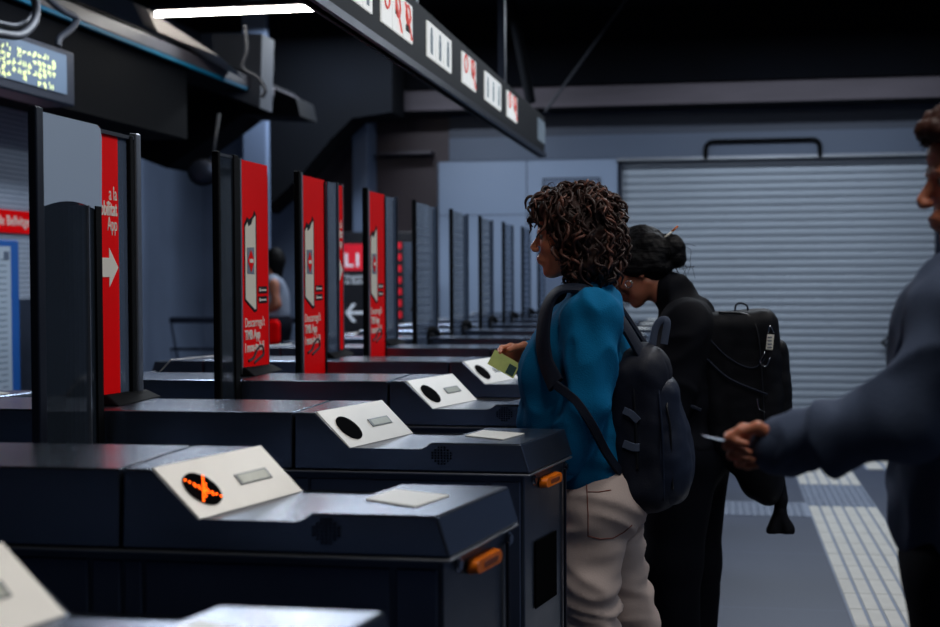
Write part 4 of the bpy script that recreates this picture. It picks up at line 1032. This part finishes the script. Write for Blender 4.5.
# shoulder straps
def strap_on(pts, side, wdt, name='shoulder_strap', m=M['strap'], cen=None, par=BP, th=.012):
    P = curve(pts, 8); N = []
    for p in P:
        c = cen if cen is not None else w(585, 360, 0); n0 = p-Vector((c.x, p.y*.5+c.y*.5, min(max(p.z, c.z-.3), c.z+.0))); n0.y *= 1.0; N.append(n0.normalized())
    bm = bmesh.new(); ribbon(bm, P, N, wdt, th); return adopt(link(name, bm, m, None, 40), par)
strap_on([w(640, 352, -.10), w(622, 322, -.125), w(603, 300, -.13), w(583, 289, -.135), w(560, 290, -.14), w(548, 305, -.145), w(543, 335, -.16), w(546, 362, -.18), w(556, 385, -.225)], -1, .055)
strap_on([w(556, 385, -.235), w(575, 400, -.275), w(592, 425, -.27), w(606, 452, -.20), w(622, 475, -.13)], -1, .024)
strap_on([w(645, 345, .05), w(628, 318, .08), w(610, 292, .12), w(592, 286, .13), w(568, 290, .14), w(552, 312, .15), w(542, 345, .17), w(545, 380, .22)], 1, .055)

# ============ woman with the dark bun ============
YV = 4.85
V = empty('person', (at(680, 400, YV).x, YV, 0), label='woman in black leaning forward, dark hair in a loose bun, behind the woman in blue', cat='person')
def v(x, y, dy=0): return at(x, y, YV+dy)
vf, VR = rig((v(636, 270), .0, .6, 0, .98))
vsn, vsf = v(684, 326, -.17), v(682, 322, .17); ven, vwn = v(668, 410, -.2), v(620, 425, -.16); vef, vwf = v(660, 400, .2), v(610, 415, .14)
def v_torso(F):
    F.k = .05; F.cone(v(688, 322, -.11), v(686, 320, .11), .075, .075, .05); F.ell(v(690, 355), (.125, .18, .15)).ell(v(690, 405), (.125, .165, .15)).ell(v(690, 445), (.13, .18, .12)); return F
def v_legs(F):
    F.k = .04; F.ell(v(690, 452), (.14, .19, .12)); kn = v(672, 560, -.09); an_ = v(672, 696, -.09); kf = v(694, 560, .09); af_ = v(690, 688, .1)
    F.cone(v(682, 462, -.085), kn, .12, .095); F.cone(kn, an_, .095, .088); F.cone(v(695, 462, .085), kf, .12, .09); F.cone(kf, af_, .09, .085); return an_, af_
bd2 = Field(.03); v_torso(bd2); va, vb = v_legs(bd2); bd2.cone(v(688, 310), vf((.03, 0, -.07)), .056, .05, .03)
bd2.chain([vsn, ven, vwn], [.046, .036, .025], .02); bd2.chain([vsf, vef, vwf], [.046, .036, .025], .02)
parts = [bd2.mesh(.012, grow=-.024), head_field(vf, VR).cone(vf((.018, 0, -.06)), v(684, 308), .048, .054, .02).mesh(.0038)]
for wr, el, th in ((vwn, ven, (0, .5, .8)), (vwf, vef, (0, -.5, .8))):
    d = wr-el; H_, _, _ = hand_field(wr, d, th, (.4, .4, .3), size=.92); parts.append(H_.mesh(.003))
make('body', parts, M['skin_b'], V, 1); eyes(vf, VR, V)
jk = Field(.05); v_torso(jk); jk.k = .04; jk.chain([vsn, ven, vwn], [.08, .064, .05], .03); jk.chain([vsf, vef, vwf], [.08, .064, .05], .03); jk.cone(v(688, 312), v(672, 291), .072, .06, .03)
jk.cut(v(690, 462), (0, 0, -1)); make('jacket', [jk.mesh(.009, grow=.004)], M['jacket_b'], V, 3, folds(.016, 9, 1.0, 7))
tr = Field(.04); v_legs(tr); tr.cut((0, 0, .05), (0, 0, -1)); make('trousers', [tr.mesh(.01)], M['pants_b'], V, 3, folds(.008, 5, .5, 2))
shoe('shoe', va, (-1, 0, 0), M['shoe'], V); shoe('shoe', vb, (-1, 0, 0), M['shoe'], V)
hh = Field(.025)
def hv(a, b_, c): return vf((a, b_, c))
hh.ell(hv(.022, 0, .045), (.106, .09, .092), VR).ell(hv(.065, 0, .0), (.062, .085, .07), VR).ell(v(647, 246, 0), (.075, .08, .062)).ell(hv(.015, .07, .01), (.045, .022, .035), VR).ell(hv(.015, -.07, .01), (.045, .022, .035), VR)
bunc = v(668, 256, 0); hh.k = .012; hh.ell(v(667, 248, 0), (.055, .055, .05)).ell(v(674, 259, .01), (.04, .05, .036)).ell(v(655, 246, 0), (.05, .05, .03))
hh.sub(hv(-.115, 0, -.02), (.06, .1, .07), VR)
def vd(p, n): return .011*noise.noise(p*13+Vector((3, 1, 8)))+.006*noise.noise(Vector((p.x*18, p.y*30, p.z*34)))+.003*noise.noise(p*80)
hh.ell(v(656, 268, 0), (.06, .07, .045))
make('hair', [hh.mesh(.005)], M['hair_b'], V, 1, vd)
bm = bmesh.new(); rr = random.Random(5)
for i in range(26):
    a = v(672+rr.uniform(-14, 8), 255+rr.uniform(-12, 16), rr.uniform(-.05, .05)); e_ = a+Vector((rr.uniform(.01, .07), rr.uniform(-.03, .03), rr.uniform(-.07, .02)))
    mm = (a+e_)/2+Vector((rr.uniform(0, .03), 0, rr.uniform(0, .02))); tube(bm, curve([a, mm, e_], 5), .0009, 4, False)
for sx_, sy_ in ((676, 268), (680, 275), (672, 272)):
    tube(bm, curve([v(668, 258), v(sx_, sy_), v(sx_+8, sy_+16, -.01)], 6), .0013, 4, False)
for i in range(8):
    tube(bm, curve([hv(-.04, -.07, .05), hv(-.07-.004*i, -.06, .0), hv(-.06-.004*i, -.055, -.05-.006*i)], 6), .0012, 4, False)
adopt(link('loose_strands', bm, M['hair_b'], None, 180), V)
bm = bmesh.new(); tube(bm, [v(655, 246, -.02), v(676, 228, -.02)], .0032, 8); hs = adopt(link('hair_stick', bm, M['white'], None, 180), V); hs['label'] = 'pale hair stick with an ochre tip'
bm = bmesh.new(); tube(bm, [v(672, 231.5, -.02), v(678, 226, -.02)], [.004, .003], 8); o = adopt(link('stick_tip', bm, M['amber'], None, 180), V)
ec = v(628.5, 284, -.088); bm = bmesh.new(); tube(bm, [ec+Vector((.012*math.cos(2*PI*k/20), -.004*math.cos(2*PI*k/20), .012*math.sin(2*PI*k/20))) for k in range(21)], .0028, 8, False)
adopt(link('earring', bm, M['chrome'], None, 180), V)['label'] = 'silver ring earring'
# her travel backpack
TB = empty('backpack', (at(740, 400, YV).x, YV, at(740, 495, YV).z), label='large boxy black travel backpack worn by the woman with the dark bun', cat='backpack')
def t3(x, y, dy=0): return at(x, y, YV+dy)
ax_u = (t3(742, 312)-t3(752, 470)).normalized(); ax_o = (Vector((1, 0, 0))-ax_u*ax_u.x).normalized(); RT = Matrix((ax_o, ax_y, ax_u)).transposed(); cT = t3(741, 380)
def tb(o_, y_, u__): return cT+ax_o*o_+ax_y*y_+ax_u*u__
F = Field(.03); F.box(tb(0, 0, .0), (.135, .16, .235), .05, RT).ell(tb(.0, 0, -.22), (.115, .15, .09), RT, .05).ell(t3(756, 462), (.075, .12, .12), None, .05).ell(t3(768, 480), (.05, .1, .09), None, .05)
make('main_compartment', [F.mesh(.009)], M['bag_black'], TB, 2, lambda p, n: .006*noise.noise(p*11)+.003*noise.noise(p*26))
F = Field(.02); F.box(tb(.125, 0, -.03), (.035, .13, .16), .03, RT); make('front_pocket', [F.mesh(.008)], M['bag_black'], TB, 2, bd)
def tbt(name, pts, r, m=M['zip']):
    bm = bmesh.new(); tube(bm, curve(pts, 8), r*.7, 6); return adopt(link(name, bm, m, None, 180), TB)
tbt('zip', [tb(.06, -.162, -.22), tb(.065, -.165, 0), tb(.06, -.16, .17), tb(.03, -.14, .225), tb(-.06, -.12, .237)], .005)
tbt('zip', [tb(.1, -.155, .1), tb(.04, -.166, .05), tb(-.04, -.166, .09), tb(-.11, -.16, .17)], .004, M['strap'])
tbt('compression_strap', [tb(-.12, -.16, .1), tb(-.04, -.17, .02), tb(.08, -.17, -.04)], .006, M['strap'])
bm = bmesh.new(); P_ = curve([t3(735, 312), t3(736, 305), t3(741, 303), t3(747, 306), t3(748, 313)], 6); ribbon(bm, P_, [Vector((0, 0, 1))]*len(P_), .03, .006); adopt(link('grab_handle', bm, M['strap'], None), TB)
for s in (-1, 1):
    P_ = curve([t3(712, 335, s*.1), t3(700, 308, s*.115), t3(690, 302, s*.12), t3(672, 310, s*.13), t3(662, 335, s*.15), t3(662, 365, s*.17), t3(672, 395, s*.2), t3(700, 410, s*.19)], 6)
    bm = bmesh.new(); ribbon(bm, P_, [(p-Vector((t3(690, 360).x, p.y, t3(690, 350).z))).normalized() for p in P_], .05, .012); adopt(link('shoulder_strap', bm, M['strap'], None), TB)
# tag and small clip on it
tg = slab('luggage_tag', t3(770, 342, -.17), Vector((1, 0, -.1)).normalized(), Vector((.1, 0, 1)).normalized(), Vector((0, 1, 0)), .022, .05, .003, M['white'], TB)
bm = bmesh.new(); q = t3(770, 342, -.1745)
for i in range(4): bx(bm, q.x-.008, q.x+.006, q.y, q.y+.001, q.z-.02+i*.011, q.z-.016+i*.011)
adopt(link('tag_print', bm, M['ink'], None), TB)
tbt('clip', [t3(765, 352, -.17), t3(760, 362, -.175), t3(766, 366, -.175), t3(770, 358, -.17)], .003, M['chrome']); tbt('clip', [t3(768, 333, -.165), t3(770, 326, -.165), t3(774, 333, -.165)], .003, M['chrome'])
tbt('zip_pull', [t3(757, 398, -.165), t3(759, 408, -.17), t3(765, 412, -.17)], .002, M['chrome'])
# knotted end hanging from the pack
F = Field(.012); F.cone(t3(776, 480), t3(781, 500), .032, .022).cone(t3(781, 500), t3(780, 510), .02, .018).cone(t3(780, 512), t3(774, 530), .018, .026).cone(t3(781, 512), t3(788, 530), .016, .024)
F.cut(t3(780, 533), (0, 0, -1)); make('knotted_end', [F.mesh(.0045)], M['bag_black'], TB, 1, folds(.003, 30, .3, 2))

# ============ man at the right edge ============
YM = 2.42
G = empty('person', (at(975, 400, YM).x, YM, 0), label='man with short brown hair and grey-blue jacket at the right edge, reaching out', cat='person')
def g_(x, y, dy=0): return at(x, y, YM+dy)
gf, GR = rig((g_(988, 178), .10, .10, 0, 1.02))
gsn, gsf = g_(966, 322, -.17), g_(985, 310, .2); gen, gwn = g_(906, 424, -.20), g_(784, 446, -.12); gef, gwf = g_(985, 440, .25), g_(1000, 560, .24)
def g_torso(F):
    F.k = .06; F.cone(g_(972, 306, -.12), g_(985, 306, .14), .085, .085, .06); F.ell(g_(974, 375), (.135, .2, .18)).ell(g_(985, 470), (.135, .185, .17)).ell(g_(983, 520), (.135, .18, .1)); return F
def g_legs(F):
    F.k = .04; F.ell(g_(985, 560), (.135, .18, .12)); kn = g_(975, 800, -.1); an_ = Vector((kn.x+.03, kn.y, .09)); kf = g_(985, 790, .1); af_ = Vector((kf.x+.05, kf.y+.02, .09))
    F.cone(g_(975, 590, -.09), kn, .105, .075); F.cone(kn, an_, .075, .06); F.cone(g_(985, 590, .09), kf, .105, .075); F.cone(kf, af_, .075, .06); return an_, af_
bm3 = Field(.03); g_torso(bm3); ga, gb = g_legs(bm3); bm3.cone(g_(998, 300), gf((.03, 0, -.08)), .064, .058, .03)
bm3.chain([gsn, gen, gwn], [.052, .042, .027], .02); bm3.chain([gsf, gef, gwf], [.052, .042, .027], .02)
parts = [bm3.mesh(.012, grow=-.024), head_field(gf, GR).cone(gf((.02, 0, -.06)), gf((.05, 0, -.17)), .056, .06, .02).mesh(.0032)]
hdir = g_(732, 440, -.10)-gwn
GH, gt, gth = hand_field(gwn, hdir, (-.15, -.35, .93), fcurl=[(1.1, 1.3, .5), (1.2, 1.4, .6), (1.25, 1.45, .7), (1.3, 1.5, .7)], tcurl=.5, size=.84)
parts.append(GH.mesh(.0026))
H2, _, _ = hand_field(gwf, Vector((0, 0, -1)), (-1, 0, 0), (.3, .4, .3)); parts.append(H2.mesh(.003))
make('body', parts, M['skin_c'], G, 1); eyes(gf, GR, G)
jc = Field(.05); g_torso(jc); jc.k = .04; jc.chain([gsn, gen], [.082, .06], .03); jc.chain([gen, gen+(gwn-gen)*.5, gwn+(gen-gwn)*.02], [.06, .052, .041], .03); jc.chain([gsf, gef, gwf], [.085, .068, .048], .03)
jc.cone(g_(1000, 305), g_(1000, 285), .078, .07, .03); jc.cut(g_(983, 548), (0.0, 0, -1))
def gfold(p, n):
    q = Vector((p.x*11, p.y*6, p.z*5)); wv = noise.noise_vector(q*.5); v_ = noise.noise(q+wv*1.3+Vector((2, 5, 1)))
    return .015*(1-abs(v_)*3)*.8+.006*noise.noise(q*2.2)
make('jacket', [jc.mesh(.007, grow=.0)], M['jacket_c'], G, 3, gfold)
d = (gen-gwn).normalized(); F = Field(.01); F.cone(gwn+d*-.012, gwn+d*.035, .045, .048); make('cuff', [F.mesh(.004)], M['jacket_c'], G, 2)
bm = bmesh.new()
tp = Field(.04); g_legs(tp); tp.cut((0, 0, .05), (0, 0, -1)); make('trousers', [tp.mesh(.011)], M['pants_c'], G, 3, folds(.008, 6, .6, 5))
shoe('shoe', ga, (-1, 0, 0), M['shoe'], G); shoe('shoe', gb, (-1, 0, 0), M['shoe'], G)
gh = Field(.02); gh.ell(gf((.03, 0, .055)), (.105, .086, .085), GR).ell(gf((-.042, 0, .088)), (.066, .072, .036), GR).ell(gf((.06, 0, -.01)), (.065, .08, .07), GR)
gh.sub(gf((-.12, 0, -.01)), (.07, .12, .07), GR)
make('hair', [gh.mesh(.0045)], M['hair_c'], G, 1, lambda p, n: .009*noise.noise(p*34)+.004*noise.noise(p*80))
bm = bmesh.new(); rr = random.Random(9)
for i in range(500):
    a = rr.uniform(-.9, .9); t = rr.uniform(.2, 1.5); lp = Vector((.03-.11*math.cos(t)*math.cos(a), .09*math.sin(a)*1.0, .055+.09*math.sin(t))); dn = Vector((-1, math.sin(a)*.5, rr.uniform(-.4, .6))).normalized()
    q = lp+dn*.014; q2 = q+Vector((-.008, rr.uniform(-.01, .01), -.012)); tube(bm, [gf(lp), gf(q), gf(q2)], [.0022, .0018, .0008], 4, False)
adopt(link('hair_strands', bm, M['hair_c'], None, 180), G)
cc = g_(727, 441, -.115); uu = (g_(713, 438, -.12)-g_(742, 444, -.11)).normalized(); vv = Vector((0, 1, -.065)); vv = (vv-uu*vv.dot(uu)).normalized()
k_ = slab('travel_card', cc, uu, vv, uu.cross(vv), .075, .05, .001, M['card_blue']); tag(k_, 'pale blue card seen edge-on in the outstretched hand of the man at right', 'card')

# ============ distant person beyond the gates ============
YD = 11.0
Dp = empty('person', (at(272, 300, YD).x, YD, 0), label='distant long-haired person in a pale top, partly hidden between the first two phone posters', cat='person')
def d_(x, y, dy=0): return at(x, y, YD+dy)
F = Field(.05); F.ell(d_(273, 262), (.08, .07, .1)).cone(d_(272, 272), d_(272, 280), .05, .05); F.cone(d_(272, 284, -.12), d_(272, 284, .12), .07, .07).ell(d_(273, 300), (.12, .18, .2)).ell(d_(273, 322), (.13, .18, .15))
F.chain([d_(274, 284, -.17), d_(277, 305, -.2), d_(264, 312, -.15)], [.05, .04, .035]); F.chain([d_(274, 284, .17), d_(277, 305, .2), d_(264, 312, .15)], [.05, .04, .035])
pz = d_(273, 330)
for s in (-.09, .09): F.chain([(pz.x, YD+s, pz.z), (pz.x, YD+s, .5), (pz.x+.03, YD+s, .06), (pz.x-.12, YD+s, .04)], [.1, .07, .05, .04])
make('body', [F.mesh(.02, grow=-.01)], M['skin_b'], Dp)
F = Field(.05); F.cone(d_(272, 284, -.12), d_(272, 284, .12), .08, .08).ell(d_(273, 300), (.13, .19, .2)).ell(d_(273, 315), (.13, .18, .14)); make('top', [F.mesh(.02)], M['tactile_grey'], Dp)
F = Field(.05); F.ell((pz.x, YD, pz.z+.05), (.15, .2, .15)); [F.chain([(pz.x, YD+s, pz.z), (pz.x, YD+s, .5), (pz.x+.03, YD+s, .08)], [.12, .085, .07]) for s in (-.09, .09)]; make('trousers', [F.mesh(.02)], M['pants_c'], Dp)
F = Field(.04); F.ell(d_(275, 259), (.085, .08, .1)).cone(d_(277, 262), d_(276, 292), .06, .04); make('long_hair', [F.mesh(.015)], M['hair_b'], Dp)
F = Field(.03); F.box(d_(268, 332, -.24), (.1, .04, .1), .03); rbag = make('red_bag', [F.mesh(.015)], M['red'], None); tag(rbag, 'small red bag carried by the distant person beyond the gates', 'bag')

# ---------------------------------------------------------------- light
w = bpy.data.worlds.new('hall'); scene.world = w; w.use_nodes = True
w.node_tree.nodes['Background'].inputs[0].default_value = (.10, .17, .36, 1); w.node_tree.nodes['Background'].inputs[1].default_value = .09
def hall_light(x, y, z, L_, power, col, along='x', w_=.28):  # bare area light placed to brighten the hall, without a lamp body
    d = bpy.data.lights.new('area_light', 'AREA'); d.shape = 'RECTANGLE'; d.size = L_ if along == 'x' else w_; d.size_y = w_ if along == 'x' else L_
    d.energy = power; d.color = col; o = bpy.data.objects.new('area_light', d); C.objects.link(o); o.location = (x, y, z)
    return o
COOL = (.80, .89, 1.0); WARM = (1.0, .96, .92)
hall_light(.2, 2.2, 3.6, 2.4, 34, WARM, 'y')
hall_light(1.0, 5.0, 3.6, 2.4, 38, WARM, 'y')
hall_light(3.2, 3.4, 3.6, 2.4, 34, COOL, 'y')
hall_light(.6, 8.6, 3.6, 2.4, 58, COOL, 'y')
hall_light(.9, 11.8, 3.6, 2.6, 70, COOL, 'x')
hall_light(-3.0, 11.6, 3.6, 1.6, 110, COOL, 'x')  # enlarged to brighten the far left wall
hall_light(-2.5, 6.4, 3.1, 1.2, 60, COOL, 'y')  # unseen light added to brighten the tiled left wall
vs = scene.view_settings; vs.view_transform = 'Standard'; vs.look = 'None'; vs.gamma = 1; vs.use_curve_mapping = False; vs.exposure = 0
scene.cycles.use_denoising = True
scene.cycles.max_bounces = 8; scene.cycles.transparent_max_bounces = 16
